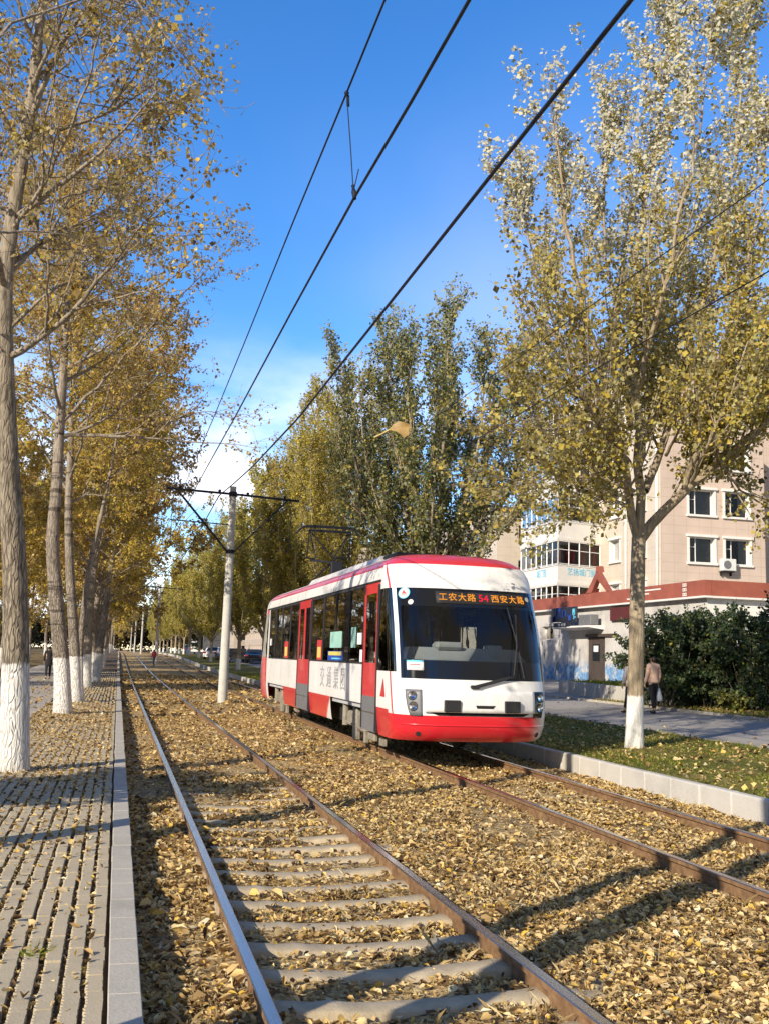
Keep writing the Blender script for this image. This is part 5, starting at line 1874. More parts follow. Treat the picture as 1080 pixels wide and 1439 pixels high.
b = MB(); b.tube([(0, -.03, -.015), (.0, 0, .05), (.0, .03, .10), (.0, .05, .13)], [.016, .022, .012, .016], 8); b.tube([(0.01, .04, .12), (.05, .09, .30)], .005, 5); b.build('lower_clip', M['dark_metal'], d)
b = MB(); b.tube([(0, DY - .05, DZ - .03), (0, DY, DZ), (0, DY + .04, DZ + .02)], [.014, .02, .014], 8); b.tube([(0.01, DY - .04, DZ - .14), (.01, DY - .01, DZ - .03)], .014, 6); b.build('upper_clip', M['dark_metal'], d)


def pole():
    root = empty('catenary_pole', (0, 0, 0))
    b = MB(); b.tube([(0, 0, -.3), (0, 0, .0), (0, 0, 3), (0, 0, 6), (0, 0, 8.0)], [.175, .175, .155, .135, .12], 20)
    b.build('mast', M['pole'], root, smooth=40)
    b = MB(); b.tube([(-2.45, 0, 7.78), (0, -.14, 7.70), (2.5, 0, 7.62)], .045, 8); b.build('cross_arm', M['dark_metal'], root, smooth=40)
    b = MB(); b.tube([(-2.05, -.02, 7.74), (-.13, -.12, 5.55)], .042, 8); b.build('brace', M['dark_metal'], root, smooth=40)
    b = MB(); b.tube([(2.05, -.02, 7.60), (.13, -.12, 5.55)], .030, 8); b.build('brace', M['dark_metal'], root, smooth=40)
    b = MB(); b.tube([(0, 0, 5.48), (0, 0, 5.62)], [.165, .165], 16); b.build('clamp_band', M['dark_metal'], root, smooth=40)
    b = MB(); b.tube([(0, 0, 7.62), (0, 0, 7.80)], [.15, .15], 16); b.build('clamp_band', M['dark_metal'], root, smooth=40)
    for x, z in ((-2.25, 7.78), (-1.95, 7.78), (-.5, 7.74), (.55, 7.7), (1.95, 7.66)):
        b = MB(); b.tube([(x, -.02, z + .02), (x, -.02, z + .1), (x, -.02, z + .12)], [.05, .06, .03], 8); b.build('insulator', M['rubber'], root, smooth=40)
    for s_ in (-1, 1):
        b = MB(); b.tube([(s_ * 2.2, 0, 7.6), (s_ * 2.2, 0, 5.75), (s_ * 2.1, 0, 5.6)], .012, 5); b.build('hanger', M['dark_metal'], root)
    b = MB(); b.tube([(-.12, -.1, 6.55), (-2.25, 0, 6.62)], .022, 6); b.build('steady_arm', M['dark_metal'], root)
    return root


p0 = pole()
plab = ['round concrete overhead-line pole with braced black cross-arm standing behind the tram', 'second concrete pole between the tracks, far left of the first',
        'third concrete pole, thin in the distance', 'fourth concrete pole, tiny near the end of the tracks', 'farthest overhead-line pole, hardly visible at the end']
for i, (x, y) in enumerate(POLES):
    o = p0 if i == 0 else copy_tree(p0)
    o.location = (x, y, float(zb(y)))
    tag(o, plab[i], 'pole', 'overhead line poles between the tracks')


# ------------------------------------------------------------------ buildings
def facade(root, origin, ux, W_, H_, holes, mat, depth=.28, nrm=None, name='wall', trimmat=None, glassmat=None, sill=True, frame=True, surround=True, parts=True):
    """a wall in the plane origin + ux*s + z, with window openings [(s0, s1, z0, z1)]; each window is a part of its own"""
    o = Vector(origin); ux = Vector(ux).normalized(); n = Vector(nrm).normalized()
    ss = sorted(set([0, W_] + [h[0] for h in holes] + [h[1] for h in holes]))
    zz = sorted(set([0, H_] + [h[2] for h in holes] + [h[3] for h in holes]))
    pt = lambda s, z, d=0.: o + ux * s + Vector((0, 0, z)) + n * d
    mb = MB()
    for i in range(len(ss) - 1):
        for j in range(len(zz) - 1):
            sm, zm = (ss[i] + ss[i + 1]) / 2, (zz[j] + zz[j + 1]) / 2
            if any(h[0] < sm < h[1] and h[2] < zm < h[3] for h in holes): continue
            mb.add([pt(ss[i], zz[j]), pt(ss[i + 1], zz[j]), pt(ss[i + 1], zz[j + 1]), pt(ss[i], zz[j + 1])], [(0, 1, 2, 3)])
    for (a, c, e, g) in holes:
        for q in (((a, e), (c, e)), ((c, e), (c, g)), ((c, g), (a, g)), ((a, g), (a, e))):
            mb.add([pt(*q[0]), pt(*q[1]), pt(*q[1], -depth), pt(*q[0], -depth)], [(0, 1, 2, 3)])
    w = mb.build(name, mat, root, off=root.location)
    fr_ = trimmat or M['white_trim']
    for (a, c, e, g) in holes:
        b = MB()
        if surround:
            t_ = .13
            def slab(s0, s1, z0, z1, d0=-.02, d1=.07):
                b.add([pt(s0, z0, d0), pt(s1, z0, d0), pt(s1, z1, d0), pt(s0, z1, d0), pt(s0, z0, d1), pt(s1, z0, d1), pt(s1, z1, d1), pt(s0, z1, d1)],
                      [(0, 3, 2, 1), (4, 5, 6, 7), (0, 1, 5, 4), (1, 2, 6, 5), (2, 3, 7, 6), (3, 0, 4, 7)])
            slab(a - t_, a, e, g); slab(c, c + t_, e, g); slab(a - t_ - .08, c + t_ + .08, g, g + .16, -.02, .16); slab(a - t_ - .06, c + t_ + .06, e - .14, e, -.02, .14)
            # plastered reveal
            for q in (((a, e), (a, g)), ((c, g), (c, e)), ((a, g), (c, g)), ((c, e), (a, e))):
                b.add([pt(q[0][0] + (.004 if q[0][0] == a else -.004), q[0][1] + (.004 if q[0][1] == e else -.004), .0), pt(q[1][0] + (.004 if q[1][0] == a else -.004), q[1][1] + (.004 if q[1][1] == e else -.004), .0),
                       pt(q[1][0] + (.004 if q[1][0] == a else -.004), q[1][1] + (.004 if q[1][1] == e else -.004), -depth), pt(q[0][0] + (.004 if q[0][0] == a else -.004), q[0][1] + (.004 if q[0][1] == e else -.004), -depth)], [(0, 1, 2, 3)])
        def bar(s0, s1, z0, z1):
            d0, d1 = -depth - .03, -depth + .035
            b.add([pt(s0, z0, d0), pt(s1, z0, d0), pt(s1, z1, d0), pt(s0, z1, d0), pt(s0, z0, d1), pt(s1, z0, d1), pt(s1, z1, d1), pt(s0, z1, d1)],
                  [(0, 3, 2, 1), (4, 5, 6, 7), (0, 1, 5, 4), (1, 2, 6, 5), (2, 3, 7, 6), (3, 0, 4, 7)])
        f_ = .07
        bar(a, a + f_, e, g); bar(c - f_, c, e, g); bar(a + f_, c - f_, e, e + f_); bar(a + f_, c - f_, g - f_, g)
        m_ = a + (c - a) * .34
        bar(m_ - .03, m_ + .03, e + f_, g - f_); bar(a + f_, m_ - .03, e + (g - e) * .62 - .02, e + (g - e) * .62 + .02)
        fo = b.build('window', fr_, root, off=root.location)
        b = MB(); b.add([pt(a + .01, e + .01, -depth + .005), pt(c - .01, e + .01, -depth + .005), pt(c - .01, g - .01, -depth + .005), pt(a + .01, g - .01, -depth + .005)], [(0, 1, 2, 3)])
        b.build('pane', M['pane'], fo, off=root.location)
        b = MB(); dd = -depth - .18
        sp = a + (c - a) * random.Random(int(a * 31 + e * 7)).choice((.25, .4, .7))
        b.add([pt(sp, e, dd), pt(c, e, dd), pt(c, g, dd), pt(sp, g, dd)], [(0, 1, 2, 3)])
        b.build('curtain', M['curtain'], fo, off=root.location)
    return w


def shell(root, x0, x1, y0, y1, z0, z1, mat, name='inner_block', inset=.6):
    b = MB(); b.box(((x0 + x1) / 2, (y0 + y1) / 2, (z0 + z1) / 2), (x1 - x0, y1 - y0, z1 - z0))
    return b.build(name, mat, root, off=root.location)


# --- the pink apartment block
AX_, AY_ = 33.0, 59.0
AH = 21.0
apt = empty('apartment_building', (AX_, AY_, .6))
tag(apt, 'tall pinkish apartment block with white-framed windows and enclosed white balconies, behind the red-banded shop', 'building')
FL = 3.1
holes = []
for k in range(7):
    z = 2.35 - 1.0 + k * FL
    for xw in (2.15, 4.75):
        holes.append((xw - .15, xw + 1.65, z + .0 + .25 - .25, z + 1.75))
holes = [(a, c, e + .35, g + .25) for a, c, e, g in holes]
facade(apt, (AX_, AY_, .6), (1, 0, 0), 7.55, AH - .6, holes, M['pink_tile'], .34, (0, -1, 0))
# left face with narrow windows; balconies are added in front
holes = []
for k in range(6):
    z = 2.65 + k * FL
    holes.append((5.6, 7.0, z + .1 - .6, z + 1.6 - .6))
    holes.append((2.0, 3.0, z + .1 - .6, z + 1.6 - .6))
facade(apt, (AX_, AY_, .6), (0, 1, 0), 24.0, AH - .6, holes, M['cream_tile'], .28, (-1, 0, 0))
shell(apt, AX_ + .75, AX_ + 7.0, AY_ + .9, AY_ + 23.4, .6, AH - .1, M['dark_room'], 'inner_rooms')
b = MB(); b.box((AX_ + 3.77, AY_ + 12.0, AH + .02), (7.9, 24.3, .3)); b.box((AX_ + 3.77, AY_ - .05, AH + .45), (7.75, .25, .56)); b.box((AX_ - .05, AY_ + 12, AH + .45), (.25, 23.8, .56))
b.build('roof', M['cream_tile'], apt, off=apt.location)
b = MB(); b.box((AX_ + 7.55, AY_ + 12.0, AH / 2), (.02, 24, AH)); b.box((AX_ + 3.77, AY_ + 24.0, AH / 2), (7.5, .02, AH)); b.build('wall', M['pink_tile'], apt, off=apt.location)
for yy_, nm in ((AY_ + .35, 'drainpipe'), (AY_ + 4.6, 'drainpipe')):
    b = MB(); b.tube([(AX_ - .09, yy_, .7), (AX_ - .09, yy_, AH - .1)], .085, 8); b.build('drainpipe', M['white_trim'], apt, smooth=True, off=apt.location)
# enclosed balconies: trapezoid bays stacked by floor
def bay(zf_, text):
    pl_ = [(AX_ - .004, 67.7), (29.2, 66.4), (29.2, 73.2), (AX_ - .004, 74.2)]
    b = MB(); b.prism(pl_, 'z', zf_, zf_ + 1.12)
    o = b.build('balcony', M['balcony_white'], apt, off=apt.location)
    b = MB(); b.prism([(p[0] - (.1 if p[0] < AX_ - .1 else 0), p[1] + (-.08 if p[1] < 70 else .08)) for p in pl_], 'z', zf_ - .2, zf_ - .003); b.prism([(p[0] - (.05 if p[0] < AX_ - .1 else 0), p[1] + (-.04 if p[1] < 70 else .04)) for p in pl_], 'z', zf_ + 1.123, zf_ + 1.20)
    b.prism([(p[0] - (.08 if p[0] < AX_ - .1 else 0), p[1] + (-.06 if p[1] < 70 else .06)) for p in pl_], 'z', zf_ + 2.82, zf_ + 2.897)
    b.build('ledge', M['white_trim'], o, off=apt.location)
    # glazing frames and panes on the three faces
    fr = MB(); gl = MB()
    for i in range(3):
        a, c = Vector((*pl_[i], 0)), Vector((*pl_[i + 1], 0))
        L = (c - a).length; n_ = max(2, int(L / .85))
        for k in range(n_ + 1):
            p = a + (c - a) * (k / n_)
            fr.tube([(p.x, p.y, zf_ + 1.2), (p.x, p.y, zf_ + 2.82)], .045 if k % 2 else .06, 4)
        for zq in (1.26, 2.25):
            fr.tube([(a.x, a.y, zf_ + zq), (c.x, c.y, zf_ + zq)], .03, 4)
        gl.add([(a.x, a.y, zf_ + 1.2), (c.x, c.y, zf_ + 1.2), (c.x, c.y, zf_ + 2.82), (a.x, a.y, zf_ + 2.82)], [(0, 1, 2, 3)])
    fo = fr.build('window', M['pvc'], o, off=apt.location)
    gl.build('pane', M['pane'], fo, off=apt.location)
    b = MB(); rg = random.Random(int(zf_ * 10))
    for k in range(4):
        b.box((29.9 + k * .9, 67.6 + rg.uniform(0, .4), zf_ + 2.0), (rg.uniform(.3, .7), .04, rg.uniform(.9, 1.5)))
        b.box((29.75, 68.2 + k * 1.4, zf_ + 2.0), (.04, rg.uniform(.4, .9), rg.uniform(.9, 1.5)))
    b.build('curtain', rg.choice([M['curtain'], M['yellow'], M['curtain'], M['red_print']]), o, off=apt.location)
    b = MB(); b.box((31.6, 69.6, zf_ + 2.0), (2.4, 2.4, 1.6)); b.build('back_room', M['interior'], o, off=apt.location)
    if text:
        a_, c_ = Vector((*pl_[1], 0)), Vector((*pl_[0], 0))
        dv = (c_ - a_).normalized(); nn = dv.cross(Vector((0, 0, 1)))
        t_ = text_mesh('lettering', '艺扬城门窗', .56, M['skyblue'], o, .003)
        place_text(t_, a_ + dv * 2.25 + nn * .012 + Vector((0, 0, zf_ + .72)) - apt.location, dv, (0, 0, 1))
        t_ = text_mesh('lettering', '城门窗', .62, M['skyblue'], o, .003)
        place_text(t_, Vector((29.2 - .012, 69.3, zf_ + .68)) - apt.location, (0, -1, 0), (0, 0, 1))


for k, zf_ in enumerate((4.35, 7.45, 10.55, 13.65, 16.75)):
    bay(zf_, k == 1)
# air conditioner below the lower right window
ac = empty('air_conditioner', (AX_ + 4.55, AY_ - .3, 8.35))
tag(ac, 'white air-conditioner unit on brackets under the right-hand window of the pink block', 'air conditioner')
b = MB(); b.box((0, -.05, .05), (1.0, .42, .78), bev=.04); b.build('casing', M['ac'], ac)
b = MB(); b.disc((-.15, -.262, .05), (0, -1, 0), .27, .012, 24); b.build('fan_grille', M['grey_paint'], ac)
b = MB(); b.box((0, .05, -.38), (.9, .5, .05)); b.box((-.35, .2, -.5), (.05, .2, .25)); b.box((.35, .2, -.5), (.05, .2, .25)); b.build('bracket', M['dark_metal'], ac)
# the darker neighbouring wing right of the block
wing = empty('apartment_wing', (AX_ + 7.7, AY_ + 9, .6))
tag(wing, 'shaded neighbouring wing at the right edge, set back behind the pink block', 'building')
hw = [(1.0 + i * 3.4, 2.6 + i * 3.4, 2.4 + k * FL, 4.1 + k * FL) for k in range(6) for i in range(4)]
facade(wing, (AX_ + 7.58, AY_ + 9, .6), (1, 0, 0), 18, AH - .6, hw, M['pink_tile'], .28, (0, -1, 0), surround=False)
shell(wing, AX_ + 7.9, AX_ + 25, AY_ + 9.9, AY_ + 24, .6, AH - .1, M['dark_room'], 'inner_rooms')
b = MB(); b.box((AX_ + 16.6, AY_ + 16.5, AH + .02), (18.2, 15.4, .3)); b.build('roof', M['cream_tile'], wing, off=wing.location)

# --- lower block further on, with an arched canopy
lb = empty('apartment_building', (AX_ - 1, AY_ + 27, .7))
tag(lb, 'lower beige block beyond the pink one, glimpsed behind the dark green poplar', 'building')
hl = [(1.4 + i * 3.6, 3.2 + i * 3.6, 2.2 + k * FL, 3.9 + k * FL) for k in range(4) for i in range(7)]
facade(lb, (AX_ - 1, AY_ + 27, .7), (0, 1, 0), 27, 14.5, hl, M['cream_tile'], .25, (-1, 0, 0), surround=False)
facade(lb, (AX_ - 1, AY_ + 27, .7), (1, 0, 0), 12, 14.5, [(2 + i * 4, 3.8 + i * 4, 2.2 + k * FL, 3.9 + k * FL) for k in range(4) for i in range(2)], M['cream_tile'], .25, (0, -1, 0), surround=False)
shell(lb, AX_ - .3, AX_ + 10.8, AY_ + 27.8, AY_ + 53.4, .7, 15, M['dark_room'], 'inner_rooms')
b = MB(); b.box((AX_ + 5, AY_ + 40.5, 15.35), (12.6, 27.6, .3)); b.build('roof', M['roof'], lb, off=lb.location)
b = MB()
arc = [(AY_ + 30 + 7 * t, 9.0 + .9 * math.sin(math.pi * t)) for t in np.linspace(0, 1, 9)]
b.prism([(AY_ + 37, 8.95), (AY_ + 30, 8.95)] + arc[1:-1], 'x', AX_ - 2.6, AX_ - 1.02); b.build('canopy', M['cream_tile'], lb, off=lb.location)

# --- the shop
SX, SY0, SY1, SH = 26.7, 43.5, 72.0, 5.2
shop = empty('shop_building', (SX, SY0, .55))
tag(shop, 'single-storey white shop with brick-red parapet band and blue mural along its foot', 'shop')
hs_ = [(20.6, 22.6, 2.15, 3.55)]
wl = MB()
facade(shop, (SX, SY0, .55), (0, 1, 0), SY1 - SY0, SH - .55, [(10.6, 12.9, .02, 2.85), (17.9, 19.7, 2.75, 3.6), (3.2, 5.0, 2.9, 3.7)], M['plaster'], .3, (-1, 0, 0), surround=False)
facade(shop, (SX, SY0, .55), (1, 0, 0), 22, SH - .55, [(6, 7.6, 1.4, 3.0), (13, 14.6, 1.4, 3.0)], M['white_wall'], .3, (0, -1, 0), surround=False)
shell(shop, SX + .7, SX + 21, SY0 + .7, SY1 - .3, .55, SH - .05, M['dark_room'], 'inner_rooms')
b = MB(); b.box((SX + 11, (SY0 + SY1) / 2, SH + .1), (22, SY1 - SY0, .12)); b.build('roof', M['roof'], shop, off=shop.location)
# parapet band wraps two sides, white cornice below it
b = MB(); b.box((SX - .1, (SY0 + SY1) / 2 - .1, SH + .36), (.36, SY1 - SY0 + .38, .74)); b.box((SX + 11.2, SY0 - .11, SH + .36), (22.2, .36, .74)); b.build('parapet_band', M['band_red'], shop, off=shop.location)
b = MB(); b.box((SX - .12, (SY0 + SY1) / 2 - .1, SH - .06), (.44, SY1 - SY0 + .5, .09)); b.box((SX + 11.2, SY0 - .125, SH - .063), (22.16, .44, .09)); b.build('cornice', M['white_trim'], shop, off=shop.location)
# white streak ornaments and three small white characters on the band
for (y, z, L) in ((48.6, SH + .52, 2.6), (49.5, SH + .34, 2.0), (50.2, SH + .16, 1.4), (68.2, SH + .3, 2.0), (68.8, SH + .12, 1.5)):
    b = MB(); b.box((SX - .285, y, z), (.02, L, .07)); b.build('white_stroke', M['white_trim'], shop, off=shop.location)
for k in range(3):
    b = MB()
    zc = SH + .58 - k * .23
    b.box((SX - .285, 45.0, zc + .06), (.02, .34, .035)); b.box((SX - .285, 45.0, zc - .06), (.02, .34, .035)); b.box((SX - .285, 44.86, zc), (.02, .05, .085)); b.box((SX - .285, 45.14, zc), (.02, .05, .085)); b.box((SX - .285, 45.0, zc), (.02, .06, .08))
    b.build('white_character', M['white_trim'], shop, off=shop.location)
# pointed red gable on the parapet
b = MB()
yc = 54.5
b.prism([(yc - 1.45, SH + .74), (yc - 1.15, SH + .74), (yc, SH + 1.5), (yc + .7, SH + .74), (yc + 1.45, SH + .74), (yc, SH + 2.0)], 'x', SX - .32, SX - .05)
b.prism([(yc - .1, SH + 1.9), (yc + .1, SH + 1.9), (yc, SH + 2.25)], 'x', SX - .36, SX + .1)
b.build('gable', M['band_red'], shop, off=shop.location)
# door with glazed panel, lintel, canopy and signs
b = MB(); b.box((SX + .12, 55.25, 1.97), (.1, 2.26, 2.8)); o = b.build('door', M['door_brown'], shop, off=shop.location)
b = MB(); b.box((SX + .055, 55.35, 2.5), (.02, .9, .95)); b.build('door_glass', M['car_glass'], o, off=shop.location)
b = MB(); b.box((SX + .05, 55.35, 2.72), (.015, .6, .35)); b.build('door_notice', M['paper'], o, off=shop.location)
b = MB(); b.tube([(SX + .03, 54.45, 1.85), (SX + .03, 54.45, 2.05)], .03, 6); b.build('handle', M['steel'], o, off=shop.location)
b = MB(); b.box((SX - .06, 54.6, 3.48), (.14, 3.6, .16)); b.build('lintel', M['door_brown'], shop, off=shop.location)
b = MB(); b.prism([(SX - 1.0, 3.92), (SX - .004, 3.80), (SX - .004, 4.05), (SX - 1.0, 4.02)], 'y', 54.2, 59.2); b.build('canopy', M['white_wall'], shop, off=shop.location)
b = MB(); b.box((SX - .95, 57.6, 4.72), (.12, 3.6, .86), bev=.02); sg = b.build('signboard', M['sign_dark'], shop, off=shop.location)
rg = random.Random(4)
for k in range(5):
    b = MB(); y = 59.0 - k * .72
    for q in range(4): b.box((SX - 1.02, y - rg.uniform(0, .38), 4.72 + rg.uniform(-.3, .3)), (.02, rg.choice((.08, .32)), rg.choice((.06, .36))))
    b.build('sign_stroke', M['blue'] if k < 4 else M['skyblue'], sg, off=shop.location)
b = MB(); b.box((SX - .95, 57.9, 4.12), (.1, 2.4, .26)); b.build('lower_signboard', M['sign_dark'], shop, off=shop.location)
for k in range(3):
    b = MB(); b.box((SX - 1.01, 57.4 + k * .4, 4.12), (.02, .22, .15)); b.build('sign_stroke', M['white_trim'], shop, off=shop.location)
b = MB(); b.box((SX - .55, 55.1, 4.35), (.5, 1.6, .6), bev=.03); b.build('vent_box', M['grey_paint'], shop, off=shop.location)
b = MB(); b.box((SX - .1, 51.8, 4.62), (.16, 2.7, .72), bev=.02); b.build('maroon_signboard', M['sign_maroon'], shop, off=shop.location)

# --- planter wall with grass
pw = empty('planter', (18.8, 39, .4))
tag(pw, 'low whitewashed planter wall filled with bright grass in front of the shop door', 'planter')
pts_ = [(17.9, 31.5), (18.1, 36), (19.4, 43.6), (24.5, 46.5), (25.5, 33)]
b = MB()
for i in range(len(pts_)):
    a, c = Vector((*pts_[i], 0)), Vector((*pts_[(i + 1) % len(pts_)], 0))
    dn = (c - a).normalized(); nv = Vector((-dn.y, dn.x, 0)) * .14
    if i: a2 = a + dn * .14
    else: a2 = a
    b.prism([(a2.x + nv.x, a2.y + nv.y), (c.x + nv.x, c.y + nv.y), (c.x - nv.x, c.y - nv.y), (a2.x - nv.x, a2.y - nv.y)], 'z', .25 + .002 * i, 1.06 + .003 * i)
b.build('wall', M['kerb_white'], pw, off=pw.location)
b = MB(); b.prism(pts_, 'z', .3, .98); b.build('soil', M['turf'], pw, off=pw.location)
blades('grass', 9000, (18.1, 25), (33, 46), lambda x, y: .98 + 0 * x, .16, M['grass'], 71, .014, .5,
       lambda x, y: ((x > 17.9 + np.clip((y - 36) * .17, 0, 9) + .25) & (y < 43.0 + (x - 19.2) * .55)).astype(float))

# --- shrubs in front of the shop
def shrub(seed, H, Wd, n):
    T = Tree(seed); g = T.g
    K = [dict(dens=3.6, f0=.08), dict(ang=46, L=1.1, r=.012, seg=.25, up=.07, wob=.12, sides=3, dens=4.6, f0=.1, tap=.3, leaf=22, leaf0=.1), dict(ang=50, L=.5, r=.006, seg=.25, up=.05, wob=.15, sides=0, leaf=80)]
    for i in range(n):
        a = i * 2.4; rr_ = Wd * math.sqrt((i + .5) / n)
        x, y = math.cos(a) * rr_, math.sin(a) * rr_
        h = H * (1 - .25 * (rr_ / Wd) ** 2) * g.uniform(.8, 1.05)
        pts = [(x * .4, y * .4, -.1), (x * .7, y * .7, h * .35), (x * .95, y * .95, h * .7), (x, y, h)]
        P, ra = T.limb(pts, .03, .006, 10, 4)
        T.kids(P, ra, h, 0, K)
    root = empty('shrub', (0, 0, 0))
    np_mesh('stems', np.concatenate(T.V), None, M['bark_dark'], root, quads=np.concatenate(T.Q))
    lv = T.leaves(.10, .11, .3, .5)
    np_mesh('foliage', lv[0], lv[1], M['leaf_shrub'], root, smooth=False)
    return root


s1, s2 = shrub(81, 3.0, 1.35, 16), shrub(83, 3.3, 1.5, 17)
spots = [(17.35, 30.9, 0, 1.0, 'dark green shrub right behind the trunk of the big poplar, leftmost of the shrubs'), (18.7, 30.6, 1, .88, 'second dark shrub from the big poplar trunk, its top level with the white wall'),
         (19.4, 28.6, 0, 1.0, 'third dark shrub from the big poplar trunk, in the middle of the row'), (20.6, 27.6, 1, 1.05, 'tall shrub rising to the red band, second from the right edge of the row'),
         (21.6, 26.0, 1, 1.12, 'tallest dark shrub at the right edge of the picture'), (19.6, 31.8, 1, .95, 'shrub hidden in the second line behind the others'), (22.0, 29.0, 0, 1.15, 'back shrub peeping over the right end of the row')]
for i, (x, y, k, s, lab) in enumerate(spots):
    src = (s1, s2)[k]
    o = src if i == k else copy_tree(src)
    o.location = (x, y, float(zr(x)) + .03); o.rotation_euler = (0, 0, i * 1.3); o.scale = (s, s, s)
    tag(o, lab, 'shrub', 'dark green shrubs beside the path')
def low_shrub(seed):
    T = Tree(seed)
    K = [dict(dens=9, f0=.1), dict(ang=55, L=.4, r=.006, seg=.2, up=.05, wob=.15, sides=3, leaf=60)]
    for i in range(9):
        a = i * 2.4; P, ra = T.limb([(0, 0, 0), (math.cos(a) * .25, math.sin(a) * .25, .35), (math.cos(a) * .55, math.sin(a) * .55, .55)], .012, .004, 6, 3)
        T.kids(P, ra, .8, 0, K)
    root = empty('low_shrub', (0, 0, 0))
    np_mesh('stems', np.concatenate(T.V), None, M['bark_dark'], root, quads=np.concatenate(T.Q))
    lv = T.leaves(.10, .1, .3, .6); np_mesh('foliage', lv[0], lv[1], M['leaf_shrub_yellow'], root, smooth=False)
    return root
l1 = low_shrub(91)
for i, (x, y, lab) in enumerate(((18.45, 28.5, 'low yellow-green bush at the foot of the dark shrubs, left of the pair'), (19.6, 26.4, 'low yellow-green bush at the foot of the dark shrubs, right of the pair'))):
    o = l1 if i == 0 else copy_tree(l1)
    o.location = (x, y, float(zr(x)) + .02); o.rotation_euler = (0, 0, i * 2.)
    tag(o, lab, 'bush', 'low yellow bushes')

# --- buildings far down the right side
def block(name, x, y, w, d, h, mat, lab, cat='building', rows=4, cols=6, band=None):
    z0 = float(zb(y)) + .2
    r0_ = empty(name, (x, y, z0)); tag(r0_, lab, cat)
    f = h / rows
    facade(r0_, (x, y, z0), (0, 1, 0), d, h, [(d / cols * (i + .25), d / cols * (i + .75), f * (k + .3), f * (k + .82)) for k in range(rows) for i in range(cols)], mat, .25, (-1, 0, 0), surround=False)
    c2 = max(2, int(w / 4))
    facade(r0_, (x, y, z0), (1, 0, 0), w, h, [(w / c2 * (i + .3), w / c2 * (i + .7), f * (k + .3), f * (k + .82)) for k in range(rows) for i in range(c2)], mat, .25, (0, -1, 0), surround=False)
    shell(r0_, x + .6, x + w, y + .6, y + d, z0, z0 + h - .1, M['dark_room'], 'inner_rooms')
    b = MB(); b.box((x + w / 2, y + d / 2, z0 + h + .15), (w + .5, d + .5, .34)); b.build('roof', M['roof'], r0_, off=r0_.location)
    if band:
        b = MB(); b.box((x - .2, y + d / 2, z0 + 3.9), (.4, d, 1.5)); b.build('shop_sign', band, r0_, off=r0_.location)
        b = MB(); b.box((x - .5, y + d / 2, z0 + 3.0), (1.0, d, .15)); b.build('awning', M['rubber'], r0_, off=r0_.location)
    return r0_


block('office_building', 30, 122, 14, 22, 9.5, M['brick_wall'], 'orange brick building with red shop sign left of the tram tail', rows=3, cols=6, band=M['red_print'])
block('apartment_building', 31, 150, 16, 40, 17, M['far_wall'], 'beige block behind the concrete pole and the white truck', rows=6, cols=11)
block('apartment_building', 30, 205, 18, 50, 17, M['far_wall'], 'farther beige block behind the far poplars on the right', rows=6, cols=14)
block('apartment_building', 29, 270, 18, 60, 17, M['far_wall'], 'farthest pale block at the end of the right-hand street', rows=6, cols=16)


# ------------------------------------------------------------------ vehicles far off
def car(name, paint, kindv, lab, loc, rz, cat='car'):
    root = empty(name, loc, rz); tag(root, lab, cat)
    if kindv == 'car':
        side = [(-2.1, .28), (-2.15, .55), (-2.05, .86), (-1.35, .98), (-.75, 1.42), (.65, 1.45), (1.35, .98), (2.05, .85), (2.2, .6), (2.18, .28)]
        Wd = .86
    else:
        side = [(-2.3, .35), (-2.35, .9), (-2.3, 1.85), (-2.0, 2.0), (1.4, 1.98), (1.95, 1.15), (2.4, 1.0), (2.45, .35)]
        Wd = .9
    b = MB()
    n = len(side); cx_ = 0
    prof = [(-Wd * .9, .0), (-Wd, .12), (Wd, .12), (Wd * .9, 0)]
    vs_ = []
    for w_, in_ in ((-Wd, .0), (-Wd + .0, .0)):
        pass
    for s_, sc in ((-1, .94), (-.96, 1.), (.96, 1.), (1, .94)):
        for (x, z) in side:
            zz_ = .28 + (z - .28) * sc if sc < 1 else z
            inw = .16 * max(0, (z - .95) / .5)
            vs_.append((x * (sc * .02 + .98), s_ * (Wd - inw), zz_))
    fs = []
    for k in range(3):
        for i in range(n): fs.append((k * n + i, k * n + (i + 1) % n, (k + 1) * n + (i + 1) % n, (k + 1) * n + i))
    fs += [tuple(range(n)), tuple(range(3 * n, 4 * n))[::-1]]
    b.add(vs_, fs); b.build('body', paint, root, smooth=35)
    wz0, wz1 = (1.0, 1.38) if kindv == 'car' else (1.15, 1.8)
    for s_ in (-1, 1):
        b = MB(); y = s_ * (Wd - .05)
        q = [(-1.2, wz0), (1.15, wz0), (.62, wz1), (-.72, wz1)] if kindv == 'car' else [(-2.0, wz0), (1.7, wz0), (1.35, wz1), (-2.0, wz1)]
        b.prism([(p[0], p[1]) for p in q], 'y', y - .02, y + s_ * .045); b.build('side_window', M['car_glass'], root)
    b = MB()
    if kindv == 'car':
        b.add([(-1.4, -.62, 1.0), (-1.4, .62, 1.0), (-.82, .55, 1.40), (-.82, -.55, 1.40)], [(0, 1, 2, 3)])
    else:
        b.add([(-2.37, -.7, 1.15), (-2.37, .7, 1.15), (-2.34, .68, 1.75), (-2.34, -.68, 1.75)], [(0, 1, 2, 3)])
    b.build('rear_window', M['car_glass'], root)
    for s_ in (-1, 1):
        b = MB(); b.box((-2.1 if kindv == 'car' else -2.34, s_ * .66, .78), (.14, .3, .14)); b.build('tail_light', M['tail'], root)
        for x in (-1.32, 1.35):
            b = MB(); b.tube([(x, s_ * (Wd - .18), .32), (x, s_ * (Wd + .02), .32)], .32, 16); w_ = b.build('wheel', M['rubber'], root, smooth=40)
            b = MB(); b.disc((x, s_ * (Wd + .022), .32), (0, s_, 0), .19, .01, 14); b.build('rim', M['steel'], w_)
    return root


